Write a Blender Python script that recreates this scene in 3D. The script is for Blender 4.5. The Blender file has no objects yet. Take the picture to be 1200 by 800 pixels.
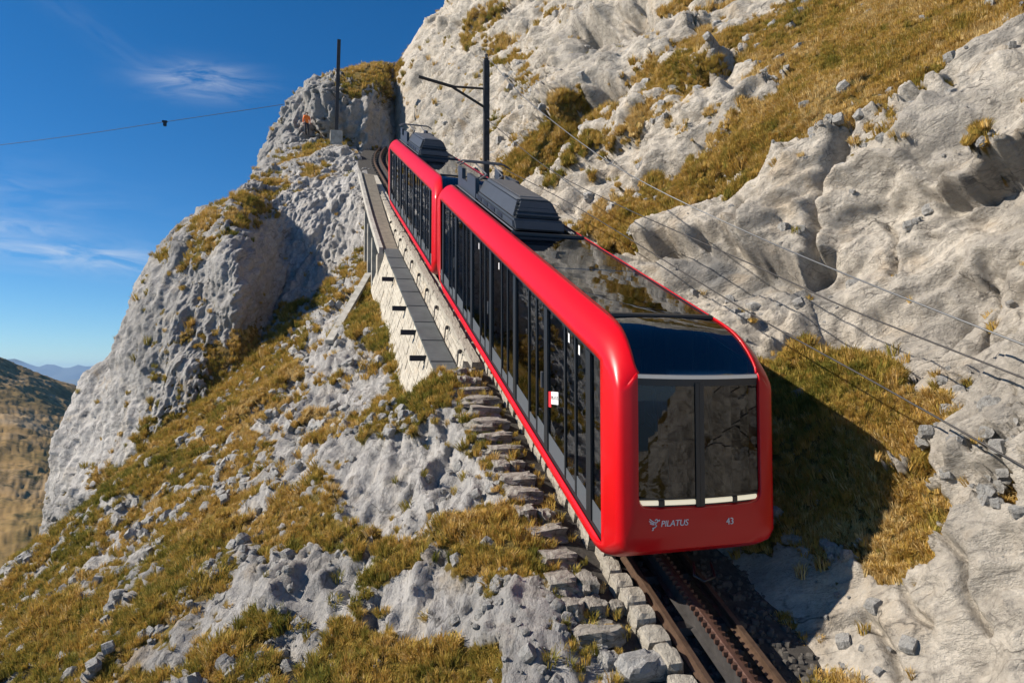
import bpy, bmesh, math, random
import numpy as np
from mathutils import Vector, Matrix

# ------------------------------------------------------------------ camera, world, sun, exposure
scene = bpy.context.scene
COL = scene.collection
R = math.radians
rnd = random.Random(7)
rng = np.random.default_rng(11)

G = 0.436                                   # gradient of the rack line
CAM = np.array([-4.73, -7.5, 3.02])
PITCH, YAW, FPX = R(2.52), R(17.0), 800.0   # 24 mm lens on a 36 mm sensor
FW = np.array([math.sin(YAW)*math.cos(PITCH), math.cos(YAW)*math.cos(PITCH), math.sin(PITCH)])
RT = np.array([math.cos(YAW), -math.sin(YAW), 0.0])
UP = np.cross(RT, FW)
cd = bpy.data.cameras.new('camera'); cam = bpy.data.objects.new('camera', cd); COL.objects.link(cam)
cd.sensor_width = 36; cd.lens = 24; cd.clip_start = 0.1; cd.clip_end = 40000
m = Matrix(((RT[0], UP[0], -FW[0]), (RT[1], UP[1], -FW[1]), (RT[2], UP[2], -FW[2]))).to_4x4()
m.translation = Vector(CAM); cam.matrix_world = m
scene.camera = cam

SUN_EL = R(35.0)
SUN_AZ = (-0.993, 0.119)                    # towards the sun, on the ground plane
tosun = Vector((SUN_AZ[0]*math.cos(SUN_EL), SUN_AZ[1]*math.cos(SUN_EL), math.sin(SUN_EL)))
sd = bpy.data.lights.new('sun', 'SUN'); sd.energy = 5.0; sd.angle = R(0.53); sd.color = (1.0, 0.93, 0.82)
sun = bpy.data.objects.new('sun', sd); COL.objects.link(sun)
sun.rotation_euler = tosun.to_track_quat('Z', 'Y').to_euler(); sun.location = (-40, 5, 60)

world = bpy.data.worlds.new('World'); scene.world = world; world.use_nodes = True
def build_sky():
    nt = world.node_tree; nt.nodes.clear(); N = nt.nodes.new; L = nt.links.new
    out = N('ShaderNodeOutputWorld'); bg = N('ShaderNodeBackground'); bg.inputs['Strength'].default_value = 0.068
    sky = N('ShaderNodeTexSky'); sky.sky_type = 'NISHITA'; sky.sun_disc = False
    sky.sun_elevation = SUN_EL; sky.sun_rotation = math.atan2(SUN_AZ[0], SUN_AZ[1])
    sky.altitude = 2000; sky.air_density = 1.0; sky.dust_density = 0.15; sky.ozone_density = 2.5
    hs = N('ShaderNodeHueSaturation'); hs.inputs['Saturation'].default_value = 1.22; hs.inputs['Value'].default_value = 1.0
    tn = N('ShaderNodeMix'); tn.data_type = 'RGBA'; tn.blend_type = 'MULTIPLY'; tn.inputs['Factor'].default_value = 1.0; tn.inputs['B'].default_value = (0.80, 0.97, 1.12, 1)
    L(sky.outputs[0], tn.inputs['A']); L(tn.outputs['Result'], hs.inputs['Color'])
    # thin cirrus streaks, laid out by direction
    tc = N('ShaderNodeTexCoord')
    last = hs.outputs[0]
    def streak(last, d, half, stretch, strength, seed, ang):
        d = np.array(d)/np.linalg.norm(d)
        r_ = np.cross(d, (0, 0, 1)); r_ /= np.linalg.norm(r_); u_ = np.cross(r_, d)
        a = r_*math.cos(ang)+u_*math.sin(ang); b = -r_*math.sin(ang)+u_*math.cos(ang)
        def dot(v):
            n = N('ShaderNodeVectorMath'); n.operation = 'DOT_PRODUCT'; L(tc.outputs['Generated'], n.inputs[0]); n.inputs[1].default_value = tuple(v); return n.outputs['Value']
        def mth(op, x, y=0.0, z=None):
            n = N('ShaderNodeMath'); n.operation = op
            for i, v in enumerate((x, y) if z is None else (x, y, z)):
                if isinstance(v, (int, float)): n.inputs[i].default_value = v
                else: L(v, n.inputs[i])
            return n.outputs[0]
        pa, pb, pd = dot(a), dot(b), dot(d)
        ea = mth('DIVIDE', pa, half); eb = mth('DIVIDE', pb, half*stretch)
        rr = mth('ADD', mth('MULTIPLY', ea, ea), mth('MULTIPLY', eb, eb))
        fall = mth('EXPONENT', mth('MULTIPLY', rr, -1.0))
        fall = mth('MULTIPLY', fall, mth('GREATER_THAN', pd, 0.0))
        cx = N('ShaderNodeCombineXYZ'); L(mth('MULTIPLY', pa, 9.0), cx.inputs[0]); L(mth('MULTIPLY', pb, 38.0), cx.inputs[1]); cx.inputs[2].default_value = seed
        nz = N('ShaderNodeTexNoise'); nz.inputs['Scale'].default_value = 1.6; nz.inputs['Detail'].default_value = 6; nz.inputs['Roughness'].default_value = 0.6
        nz.inputs['Distortion'].default_value = 0.6
        L(cx.outputs[0], nz.inputs['Vector'])
        mr = N('ShaderNodeMapRange'); mr.inputs['From Min'].default_value = 0.36; mr.inputs['From Max'].default_value = 0.75; L(nz.outputs[0], mr.inputs['Value'])
        f = mth('MULTIPLY', mth('MULTIPLY', fall, mr.outputs[0]), strength)
        mx = N('ShaderNodeMix'); mx.data_type = 'RGBA'; L(f, mx.inputs['Factor']); L(last, mx.inputs['A']); mx.inputs['B'].default_value = (7.2, 7.6, 8.2, 1)
        return mx.outputs['Result']
    def dpx(px, py): return FW+RT*(px-600)/FPX+UP*(400-py)/FPX
    last = streak(last, dpx(238, 95), 0.06, 0.30, 0.6, 1.0, 0.10)
    last = streak(last, dpx(110, 36), 0.10, 0.16, 0.05, 5.0, -0.50)
    last = streak(last, dpx(95, 300), 0.13, 0.14, 0.65, 9.0, -0.03)
    last = streak(last, dpx(20, 267), 0.06, 0.14, 0.55, 13.0, 0.0)
    last = streak(last, dpx(-250, 220), 0.2, 0.2, 0.4, 17.0, 0.1)
    L(last, bg.inputs['Color']); L(bg.outputs[0], out.inputs['Surface'])
build_sky()
scene.view_settings.view_transform = 'Standard'; scene.view_settings.look = 'None'
scene.view_settings.exposure = 0.68; scene.view_settings.gamma = 1.0
scene.render.engine = 'CYCLES'
scene.cycles.max_bounces = 6; scene.cycles.diffuse_bounces = 2; scene.cycles.glossy_bounces = 3
scene.cycles.transparent_max_bounces = 10; scene.cycles.transmission_bounces = 4

# ------------------------------------------------------------------ helpers
def at(px, py, D):
    """world point D metres of depth along the sight line through photo pixel (px, py)"""
    return CAM + D*(FW+RT*(px-600)/FPX+UP*(400-py)/FPX)
def project(P):
    d = P-CAM; w = d@FW; w = np.where(w < 0.3, 0.3, w)
    return 600+FPX*(d@RT)/w, 400-FPX*(d@UP)/w, d@FW
def tz(s):                                   # rail level
    s = np.asarray(s, float); return G*s + 0.03*np.maximum(0, s-24)
def tc_(s):                                  # centre line bends right beyond the train
    s = np.asarray(s, float); return np.where(s > 36, (s-36)**2/70.0, 0.0)

def tag(o, label=None, cat=None, group=None, kind=None):
    if label: o['label'] = label
    if cat: o['category'] = cat
    if group: o['group'] = group
    if kind: o['kind'] = kind
    return o
def empty(name, loc, rz=0.0, **k):
    o = bpy.data.objects.new(name, None); COL.objects.link(o); o.location = loc; o.rotation_euler = (0, 0, rz)
    o.empty_display_size = 0.2
    return tag(o, **k)
def link(name, me, parent=None, **k):
    o = bpy.data.objects.new(name, me); COL.objects.link(o)
    if parent is not None: o.parent = parent
    return tag(o, **k)
def smooth(me, on=True):
    me.polygons.foreach_set('use_smooth', [on]*len(me.polygons)); me.update()

class MB:
    """collects simple shapes; build() links them as one mesh object"""
    def __init__(s, f=None): s.v, s.f, s.fn = [], [], f
    def add(s, vs, fs):
        b = len(s.v); s.v += [tuple(v) for v in vs]; s.f += [tuple(i+b for i in f) for f in fs]
    def box(s, a, b):
        (x0, y0, z0), (x1, y1, z1) = a, b
        s.add([(x0,y0,z0),(x1,y0,z0),(x1,y1,z0),(x0,y1,z0),(x0,y0,z1),(x1,y0,z1),(x1,y1,z1),(x0,y1,z1)],
              [(0,3,2,1),(4,5,6,7),(0,1,5,4),(1,2,6,5),(2,3,7,6),(3,0,4,7)])
    def hexa(s, lo, hi):
        s.add(list(lo)+list(hi), [(0,3,2,1),(4,5,6,7),(0,1,5,4),(1,2,6,5),(2,3,7,6),(3,0,4,7)])
    def tube(s, pts, r, n=8, cap=True):
        pts = [Vector(p) for p in pts]; rs = r if isinstance(r, (list, tuple)) else [r]*len(pts)
        rings = []
        for i, p in enumerate(pts):
            t = (pts[min(i+1, len(pts)-1)]-pts[max(i-1, 0)]).normalized()
            a = t.cross(Vector((0, 0, 1)));
            if a.length < 1e-3: a = t.cross(Vector((1, 0, 0)))
            a.normalize(); b = t.cross(a)
            rings.append([p+(a*math.cos(2*math.pi*k/n)+b*math.sin(2*math.pi*k/n))*rs[i] for k in range(n)])
        vs = [v for r_ in rings for v in r_]; fs = []
        for i in range(len(pts)-1):
            for k in range(n): fs.append((i*n+k, i*n+(k+1) % n, (i+1)*n+(k+1) % n, (i+1)*n+k))
        if cap: fs.append(tuple(range(n))[::-1]); fs.append(tuple((len(pts)-1)*n+k for k in range(n)))
        s.add(vs, fs)
    def bar(s, p, q, w, h, up=(0, 0, 1)):
        p, q = Vector(p), Vector(q); t = (q-p).normalized(); a = t.cross(Vector(up))
        if a.length < 1e-3: a = t.cross(Vector((1, 0, 0)))
        a.normalize(); b = a.cross(t); a *= w/2; b *= h/2
        s.hexa([p-a-b, p+a-b, p+a+b, p-a+b], [q-a-b, q+a-b, q+a+b, q-a+b])
    def sweep(s, prof, path, closed=True):
        """prof: (c, h) points; path: stations along the rail line"""
        n = len(prof); vs = []; fs = []
        for st in path:
            c0, z0 = float(tc_(st)), float(tz(st))
            for (c, h) in prof: vs.append((c0+c, st, z0+h))
        for i in range(len(path)-1):
            for k in range(n if closed else n-1):
                fs.append((i*n+k, (i+1)*n+k, (i+1)*n+(k+1) % n, i*n+(k+1) % n))
        if closed: fs.append(tuple(range(n))); fs.append(tuple((len(path)-1)*n+k for k in range(n))[::-1])
        s.add(vs, fs)
    def mesh(s, name, mat=None, bevel=0, sm=False):
        me = bpy.data.meshes.new(name)
        v = [s.fn(p) for p in s.v] if s.fn else s.v
        me.from_pydata([tuple(p) for p in v], [], s.f); me.update()
        bm = bmesh.new(); bm.from_mesh(me); bmesh.ops.recalc_face_normals(bm, faces=bm.faces)
        if bevel: bmesh.ops.bevel(bm, geom=bm.edges[:], offset=bevel, segments=2, affect='EDGES', clamp_overlap=True)
        bm.to_mesh(me); bm.free()
        if mat: me.materials.append(mat)
        if sm: smooth(me)
        return me
    def build(s, name, mat=None, parent=None, bevel=0, sm=False, **k):
        return link(name, s.mesh(name, mat, bevel, sm), parent, **k)

# ------------------------------------------------------------------ noise (vectorised)
PERM = np.random.default_rng(3).permutation(256).astype(np.int32); PERM = np.concatenate([PERM, PERM, PERM])
GR = np.random.default_rng(4).normal(size=(256, 3)).astype(np.float32); GR /= np.linalg.norm(GR, axis=1, keepdims=True)
def perlin(P):
    P = P.astype(np.float32); I = np.floor(P).astype(np.int32); f = P-I; I &= 255
    u = f*f*f*(f*(f*6-15)+10); r = 0
    for dx in (0, 1):
        hx = PERM[I[:, 0]+dx]; wx = u[:, 0] if dx else 1-u[:, 0]; fx = f[:, 0]-dx
        for dy in (0, 1):
            hy = PERM[hx+I[:, 1]+dy]; wy = wx*(u[:, 1] if dy else 1-u[:, 1]); fy = f[:, 1]-dy
            for dz in (0, 1):
                g = GR[PERM[hy+I[:, 2]+dz]]; wz = wy*(u[:, 2] if dz else 1-u[:, 2])
                r = r+wz*(g[:, 0]*fx+g[:, 1]*fy+g[:, 2]*(f[:, 2]-dz))
    return r*1.5
def fbm(P, oct=4, rough=0.5, lac=2.03):
    a, r, t = 1.0, 0, 0
    for i in range(oct):
        r = r+a*perlin(P+i*17.3); t += a; a *= rough; P = P*lac
    return r/t
def ridged(P, oct=4, rough=0.55, lac=2.1):
    a, r, t = 1.0, 0, 0
    for i in range(oct):
        r = r+a*(1-2*np.abs(perlin(P+i*9.7))); t += a; a *= rough; P = P*lac
    return r/t
def worley2(u, v, seed=0):
    """distance to the cell border (F2-F1) and a random value per cell, on a 2-D layout"""
    iu, iv = np.floor(u).astype(np.int32), np.floor(v).astype(np.int32)
    f1 = np.full(u.shape, 9.0, np.float32); f2 = f1.copy(); cid = np.zeros(u.shape, np.float32); tilt = np.zeros(u.shape, np.float32)
    for du in (-1, 0, 1):
        for dv in (-1, 0, 1):
            h = PERM[(PERM[(iu+du+seed) & 255]+iv+dv) & 255]
            h2 = PERM[h+57]; h3 = PERM[h+131]
            ox, oy = iu+du+h/255.0-u, iv+dv+h2/255.0-v
            d = np.sqrt(ox*ox+oy*oy).astype(np.float32)
            n = d < f1
            f2 = np.where(n, f1, np.minimum(f2, d)); cid = np.where(n, h3/255.0, cid)
            tilt = np.where(n, ox*(h/127.5-1)+oy*(h2/127.5-1), tilt); f1 = np.where(n, d, f1)
    return f2-f1, cid, tilt
def sstep(a, b, x): t = np.clip((x-a)/(b-a), 0, 1); return t*t*(3-2*t)

# how much turf covers the ground: a survey grid (tenths), 30 px cells of the photograph's view
TURF = """
0000000000000000012214111234335899999998
0000000000000000013421111236789999999973
0000000000003998002563112565258999998411
0000000000014743004377312753238999986310
0000000000012100004456656742378998741000
0000000000126320002577744223689853200040
0000000000365210013655211113565210000000
0000000035741001000001112566553100000000
0000000566310020000001388641000000000000
0000006642000140000000234210000000000000
0000024321002660000001111000000000000000
0000122221136568000000000000000000000000
0000224323564588500000000001112000000000
0001334467664368600000000000024311000000
0001222577863436740000000000056568533530
0001124678744228950000000000888889766731
0000157776456577543000000000888889776531
0000167666544253377220000000888889999431
0426887655545232113630000000888889999755
7755577656466421312442000000888889999758
5666556577766754357765000000888889999858
6665556875646777678755000000777788998621
5565567752321265357663000000000045786110
5676556641212151222311200000003110022000
6777655536773434111101320000005100000000
7877765478636888887300120000004500000000
7777874366758999998710100000000545000000
"""
TURF = np.array([[int(ch) for ch in row] for row in TURF.split()], np.float32)/9.0
def turf(P, dist_noise):
    x, y, w = project(P)
    gx, gy = x/30-0.5, y/30-0.5
    inside = (w > 1) & (gx > -1.5) & (gx < 40.5) & (gy > -1.5) & (gy < 27.5)
    gx = np.clip(gx, 0, 38.999); gy = np.clip(gy, 0, 25.999)
    ix, iy = gx.astype(int), gy.astype(int); fx, fy = gx-ix, gy-iy
    t = (TURF[iy, ix]*(1-fx)+TURF[iy, ix+1]*fx)*(1-fy)+(TURF[iy+1, ix]*(1-fx)+TURF[iy+1, ix+1]*fx)*fy
    return np.where(inside, t, 0.45)

# ------------------------------------------------------------------ materials
def newmat(name):
    mt = bpy.data.materials.new(name); mt.use_nodes = True; nt = mt.node_tree
    return mt, nt, nt.nodes['Principled BSDF'], nt.nodes.new, nt.links.new
def plain(name, col, rough=0.6, metal=0.0, noise=0.0, nscale=8.0, bump=0.0, coat=0.0, spec=0.5, emit=None):
    mt, nt, b, N, L = newmat(name)
    b.inputs['Base Color'].default_value = (*col, 1); b.inputs['Roughness'].default_value = rough
    b.inputs['Metallic'].default_value = metal; b.inputs['Specular IOR Level'].default_value = spec
    b.inputs['Coat Weight'].default_value = coat; b.inputs['Coat Roughness'].default_value = 0.04
    if emit: b.inputs['Emission Color'].default_value = (*emit[:3], 1); b.inputs['Emission Strength'].default_value = emit[3]
    if noise or bump:
        tc = N('ShaderNodeTexCoord'); nz = N('ShaderNodeTexNoise'); nz.inputs['Scale'].default_value = nscale
        nz.inputs['Detail'].default_value = 6; nz.inputs['Roughness'].default_value = 0.65; L(tc.outputs['Object'], nz.inputs['Vector'])
        if noise:
            mr = N('ShaderNodeMapRange'); mr.inputs['From Min'].default_value = 0.3; mr.inputs['From Max'].default_value = 0.7
            mr.inputs['To Min'].default_value = 1-noise; mr.inputs['To Max'].default_value = 1+noise; L(nz.outputs[0], mr.inputs['Value'])
            hs = N('ShaderNodeHueSaturation'); hs.inputs['Color'].default_value = (*col, 1); L(mr.outputs[0], hs.inputs['Value']); L(hs.outputs[0], b.inputs['Base Color'])
        if bump:
            bp = N('ShaderNodeBump'); bp.inputs['Strength'].default_value = bump; bp.inputs['Distance'].default_value = 0.02
            L(nz.outputs[0], bp.inputs['Height']); L(bp.outputs[0], b.inputs['Normal'])
    return mt
def ramp(N, L, src, stops):
    r = N('ShaderNodeValToRGB'); cr = r.color_ramp
    while len(cr.elements) < len(stops): cr.elements.new(0.5)
    for e, (p, c) in zip(cr.elements, stops): e.position = p; e.color = (*c, 1)
    L(src, r.inputs[0]); return r.outputs[0]
def rock_material(name, light, mid, dark, warm, fine=1.0, turf_attr=True, bumpd=0.05, lin=(0.39, 0.80, 0.44)):
    mt, nt, b, N, L = newmat(name)
    tc = N('ShaderNodeTexCoord'); P = tc.outputs['Object']
    def nz(scale, detail=6, rough=0.6, dist=0.0, vec=None):
        n = N('ShaderNodeTexNoise'); n.inputs['Scale'].default_value = scale; n.inputs['Detail'].default_value = detail
        n.inputs['Roughness'].default_value = rough; n.inputs['Distortion'].default_value = dist; L(vec or P, n.inputs['Vector']); return n.outputs[0]
    def mix(f, a, c, t='MIX'):
        x = N('ShaderNodeMix'); x.data_type = 'RGBA'; x.blend_type = t
        if isinstance(f, float): x.inputs['Factor'].default_value = f
        else: L(f, x.inputs['Factor'])
        for k, v in (('A', a), ('B', c)):
            if isinstance(v, tuple): x.inputs[k].default_value = (*v, 1)
            else: L(v, x.inputs[k])
        return x.outputs['Result']
    def rng_(src, a, c, lo=0.0, hi=1.0):
        n = N('ShaderNodeMapRange'); n.inputs['From Min'].default_value = a; n.inputs['From Max'].default_value = c
        n.inputs['To Min'].default_value = lo; n.inputs['To Max'].default_value = hi; L(src, n.inputs['Value']); return n.outputs[0]
    u = Vector(lin).normalized(); w = Vector((-0.60, -0.15, 0.79)); w = (w-u*w.dot(u)).normalized(); v = w.cross(u)
    cxyz = N('ShaderNodeCombineXYZ')
    for i_, (ax, k_) in enumerate(((u, 0.45), (v, 1.5), (w, 1.2))):
        dn_ = N('ShaderNodeVectorMath'); dn_.operation = 'DOT_PRODUCT'; L(P, dn_.inputs[0]); dn_.inputs[1].default_value = tuple(ax*k_); L(dn_.outputs['Value'], cxyz.inputs[i_])
    mp = cxyz
    def rdg(scale, detail, rough, dist=0.3):
        n = N('ShaderNodeTexNoise'); n.noise_type = 'RIDGED_MULTIFRACTAL'; n.inputs['Scale'].default_value = scale; n.inputs['Detail'].default_value = detail
        n.inputs['Roughness'].default_value = rough; n.inputs['Distortion'].default_value = dist; L(cxyz.outputs[0], n.inputs['Vector']); return n.outputs[0]
    n1 = nz(0.55, 8, 0.62, 0.4, mp.outputs[0]); n2 = nz(3.2, 8, 0.68, 0.3); n3 = nz(0.9, 5, 0.6, 0.2); n4 = nz(14.0, 5, 0.7)
    base = ramp(N, L, n1, [(0.30, mid), (0.52, light), (0.75, light)])
    base = mix(rng_(n2, 0.42, 0.66), base, mid)
    base = mix(rng_(n3, 0.55, 0.70, 0, 0.7), base, warm)
    sk = nz(1.3, 8, 0.66, 0.6, cxyz.outputs[0])
    base = mix(rng_(sk, 0.56, 0.68, 0.0, 0.6*fine), base, dark)
    # dark lichen crusts
    lich = N('ShaderNodeMath'); lich.operation = 'MULTIPLY'; L(rng_(n2, 0.50, 0.62), lich.inputs[0]); L(rng_(n4, 0.48, 0.62), lich.inputs[1])
    base = mix(rng_(lich.outputs[0], 0.0, 1.0, 0.0, 0.75*fine), base, dark)
    for vs_, wd_, st_ in ((0.75, 0.020, 0.8), (2.3, 0.035, 0.55)):
        vo = N('ShaderNodeTexVoronoi'); vo.feature = 'DISTANCE_TO_EDGE'; vo.inputs['Scale'].default_value = vs_
        nd = N('ShaderNodeTexNoise'); nd.inputs['Scale'].default_value = 2.6; nd.inputs['Detail'].default_value = 5; L(cxyz.outputs[0], nd.inputs['Vector'])
        vm = N('ShaderNodeVectorMath'); vm.operation = 'MULTIPLY_ADD'; L(nd.outputs['Color'], vm.inputs[0]); vm.inputs[1].default_value = (0.5/vs_,)*3; L(cxyz.outputs[0], vm.inputs[2]); L(vm.outputs[0], vo.inputs['Vector'])
        lm = N('ShaderNodeMath'); lm.operation = 'MULTIPLY'; L(rng_(vo.outputs['Distance'], 0.0, wd_, st_, 0.0), lm.inputs[0]); L(rng_(nz(1.3*vs_, 4, 0.6), 0.45, 0.6), lm.inputs[1])
        base = mix(lm.outputs[0], base, (0.055, 0.05, 0.045))
    sp = rng_(n4, 0.3, 0.7, 0.80, 1.16)
    cs = N('ShaderNodeCombineColor'); [L(sp, cs.inputs[i]) for i in range(3)]
    base = mix(1.0, base, cs.outputs[0], 'MULTIPLY')
    at_f = N('ShaderNodeAttribute'); at_f.attribute_name = 'grey'
    if turf_attr:
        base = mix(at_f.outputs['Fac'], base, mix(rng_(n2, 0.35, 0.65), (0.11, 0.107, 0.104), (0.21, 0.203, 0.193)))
        at_s = N('ShaderNodeAttribute'); at_s.attribute_name = 'stain'
        base = mix(at_s.outputs['Fac'], base, mix(rng_(n2, 0.35, 0.65), (0.28, 0.19, 0.10), (0.36, 0.26, 0.155)))
        at_g = N('ShaderNodeAttribute'); at_g.attribute_name = 'turf'
        gcol = ramp(N, L, nz(1.1, 6, 0.65), [(0.32, (0.12, 0.105, 0.025)), (0.5, (0.21, 0.145, 0.036)), (0.68, (0.28, 0.16, 0.045))])
        gcol = mix(rng_(nz(9.0, 5, 0.7), 0.35, 0.7), gcol, (0.10, 0.075, 0.03))
        base = mix(rng_(at_g.outputs['Fac'], 0.35, 0.6), base, gcol)
    L(base, b.inputs['Base Color'])
    b.inputs['Roughness'].default_value = 0.92; b.inputs['Specular IOR Level'].default_value = 0.15
    h1 = N('ShaderNodeBump'); h1.inputs['Strength'].default_value = 0.9; h1.inputs['Distance'].default_value = bumpd*2.6
    st_ = nz(1.7, 9, 0.7, 0.12, cxyz.outputs[0])
    ab = N('ShaderNodeMath'); ab.operation = 'SUBTRACT'; L(st_, ab.inputs[0]); ab.inputs[1].default_value = 0.5
    ab2 = N('ShaderNodeMath'); ab2.operation = 'ABSOLUTE'; L(ab.outputs[0], ab2.inputs[0])
    ad = N('ShaderNodeMath'); ad.operation = 'MULTIPLY_ADD'; L(ab2.outputs[0], ad.inputs[0]); ad.inputs[1].default_value = -1.7; L(n2, ad.inputs[2])
    ad2 = N('ShaderNodeMath'); ad2.operation = 'MULTIPLY_ADD'; L(nz(11.0, 7, 0.75), ad2.inputs[0]); ad2.inputs[1].default_value = 0.55; L(ad.outputs[0], ad2.inputs[2])
    L(ad2.outputs[0], h1.inputs['Height']); L(h1.outputs[0], b.inputs['Normal'])
    return mt
M = {}
M['rock_left'] = rock_material('weathered_limestone', (0.49, 0.46, 0.425), (0.36, 0.34, 0.32), (0.14, 0.133, 0.125), (0.45, 0.39, 0.315))
M['rock_right'] = rock_material('pale_limestone', (0.55, 0.49, 0.41), (0.40, 0.352, 0.292), (0.14, 0.128, 0.112), (0.45, 0.355, 0.25), lin=(0.55, -0.70, 0.35))
M['stone'] = rock_material('step_stone', (0.40, 0.365, 0.315), (0.27, 0.245, 0.205), (0.09, 0.083, 0.07), (0.31, 0.245, 0.16), turf_attr=False, bumpd=0.03)
M['ochre_stone'] = rock_material('ochre_stone', (0.50, 0.36, 0.16), (0.38, 0.24, 0.09), (0.15, 0.11, 0.05), (0.50, 0.30, 0.07), turf_attr=False, bumpd=0.03)
M['white_stone'] = rock_material('white_stone', (0.46, 0.44, 0.41), (0.36, 0.345, 0.32), (0.17, 0.16, 0.15), (0.40, 0.36, 0.30), turf_attr=False, bumpd=0.03)
M['wall_stone'] = rock_material('cream_masonry', (0.47, 0.425, 0.35), (0.37, 0.33, 0.27), (0.20, 0.17, 0.135), (0.42, 0.325, 0.215), fine=0.5, turf_attr=False, bumpd=0.02)
M['mortar'] = plain('mortar', (0.44, 0.395, 0.32), 0.95, noise=0.25, nscale=6, bump=0.5)
M['concrete'] = plain('old_concrete', (0.36, 0.335, 0.29), 0.9, noise=0.35, nscale=3, bump=0.4)
M['concrete_brown'] = plain('brown_concrete', (0.17, 0.145, 0.11), 0.9, noise=0.3, nscale=4, bump=0.4)
M['slate'] = plain('slate_panel', (0.075, 0.085, 0.085), 0.6, noise=0.25, nscale=2.5, bump=0.15)
M['rail'] = plain('rusty_rail', (0.115, 0.07, 0.045), 0.55, metal=0.5, noise=0.35, nscale=9, bump=0.2)
M['rack'] = plain('rusty_rack', (0.10, 0.05, 0.034), 0.6, metal=0.4, noise=0.4, nscale=12, bump=0.3)
M['iron'] = plain('dark_iron', (0.05, 0.045, 0.042), 0.65, metal=0.4, noise=0.4, nscale=7, bump=0.2)
M['bed'] = plain('oily_track_bed', (0.042, 0.036, 0.03), 0.95, noise=0.5, nscale=11, bump=1.0)
M['red'] = plain('red_paint', (0.55, 0.0015, 0.006), 0.33, coat=0.12, spec=0.3, noise=0.05, nscale=1.3)
M['black'] = plain('black_trim', (0.012, 0.013, 0.015), 0.38)
M['darkgrey'] = plain('charcoal_housing', (0.035, 0.04, 0.048), 0.42, noise=0.15, nscale=5)
M['kick'] = plain('grey_kick_panel', (0.075, 0.082, 0.09), 0.45)
M['interior'] = plain('dark_interior', (0.20, 0.19, 0.18), 0.8)
M['seat'] = plain('red_seat', (0.28, 0.02, 0.025), 0.8)
M['lamp'] = plain('front_light_strip', (0.85, 0.78, 0.60), 0.4, emit=(1.0, 0.86, 0.58, 0.35))
M['lampdim'] = plain('upper_light_strip', (0.55, 0.50, 0.44), 0.35, emit=(1.0, 0.9, 0.8, 0.08))
M['white'] = plain('white_lettering', (0.72, 0.70, 0.68), 0.5)
M['redsign'] = plain('red_sticker', (0.6, 0.02, 0.03), 0.5)
M['steel'] = plain('grey_steel', (0.14, 0.14, 0.145), 0.45, metal=0.6, noise=0.2)
M['galv'] = plain('pale_cable', (0.12, 0.12, 0.12), 0.45, metal=0.3)
M['skin'] = plain('skin', (0.45, 0.27, 0.19), 0.6)
M['orange'] = plain('orange_jacket', (0.95, 0.20, 0.015), 0.7)
M['navy'] = plain('dark_trousers', (0.025, 0.028, 0.04), 0.85)
M['green'] = plain('green_cap', (0.10, 0.13, 0.045), 0.85)
M['hair'] = plain('brown_hair', (0.05, 0.03, 0.02), 0.8)
M['insul'] = plain('brown_insulator', (0.10, 0.035, 0.02), 0.3)
def glass(name, tint, refl=1.0, wob=0.0):
    mt, nt, b, N, L = newmat(name); nt.nodes.remove(b); out = nt.nodes['Material Output']
    tr = N('ShaderNodeBsdfTransparent'); tr.inputs[0].default_value = (*tint, 1)
    gl = N('ShaderNodeBsdfGlossy'); gl.inputs['Roughness'].default_value = 0.015; gl.inputs['Color'].default_value = (0.92, 0.95, 1.0, 1)
    fr = N('ShaderNodeFresnel'); fr.inputs['IOR'].default_value = refl
    mx = N('ShaderNodeMixShader'); L(fr.outputs[0], mx.inputs[0]); L(tr.outputs[0], mx.inputs[1]); L(gl.outputs[0], mx.inputs[2]); L(mx.outputs[0], out.inputs['Surface'])
    if wob:
        tc = N('ShaderNodeTexCoord'); nz = N('ShaderNodeTexNoise'); nz.inputs['Scale'].default_value = 2.2; nz.inputs['Detail'].default_value = 1; L(tc.outputs['Object'], nz.inputs['Vector'])
        bp = N('ShaderNodeBump'); bp.inputs['Strength'].default_value = wob; bp.inputs['Distance'].default_value = 0.01
        L(nz.outputs[0], bp.inputs['Height']); L(bp.outputs[0], gl.inputs['Normal'])
    return mt
M['glass'] = glass('tinted_side_glass', (0.58, 0.59, 0.62), 1.8, 0.06)
M['glass_front'] = glass('tinted_windscreen', (0.13, 0.13, 0.13), 1.6, 0.05)
M['glass_roof'] = glass('tinted_roof_glass', (0.30, 0.30, 0.30), 1.9, 0.22)

# ------------------------------------------------------------------ terrain
def grid_object(name, P, mat, turfv, grey, stain, **k):
    n, mcols = P.shape[:2]; me = bpy.data.meshes.new(name)
    idx = np.arange(n*mcols).reshape(n, mcols)
    q = np.stack([idx[:-1, :-1], idx[1:, :-1], idx[1:, 1:], idx[:-1, 1:]], -1).reshape(-1, 4).astype(np.int32)
    me.vertices.add(n*mcols); me.vertices.foreach_set('co', P.reshape(-1).astype(np.float32))
    me.loops.add(q.size); me.loops.foreach_set('vertex_index', q.reshape(-1))
    me.polygons.add(len(q)); me.polygons.foreach_set('loop_start', np.arange(0, q.size, 4, dtype=np.int32))
    me.polygons.foreach_set('use_smooth', np.ones(len(q), bool)); me.update(calc_edges=True)
    for nm, v in (('turf', turfv), ('grey', grey), ('stain', stain)):
        a = me.attributes.new(nm, 'FLOAT', 'POINT'); a.data.foreach_set('value', np.broadcast_to(v, (n*mcols,)).astype(np.float32))
    me.materials.append(mat)
    return link(name, me, None, **k)
def normals(P):
    du = np.gradient(P, axis=0); dv = np.gradient(P, axis=1); n = np.cross(du, dv); n /= np.linalg.norm(n, axis=-1, keepdims=True)+1e-9; return n
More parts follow.
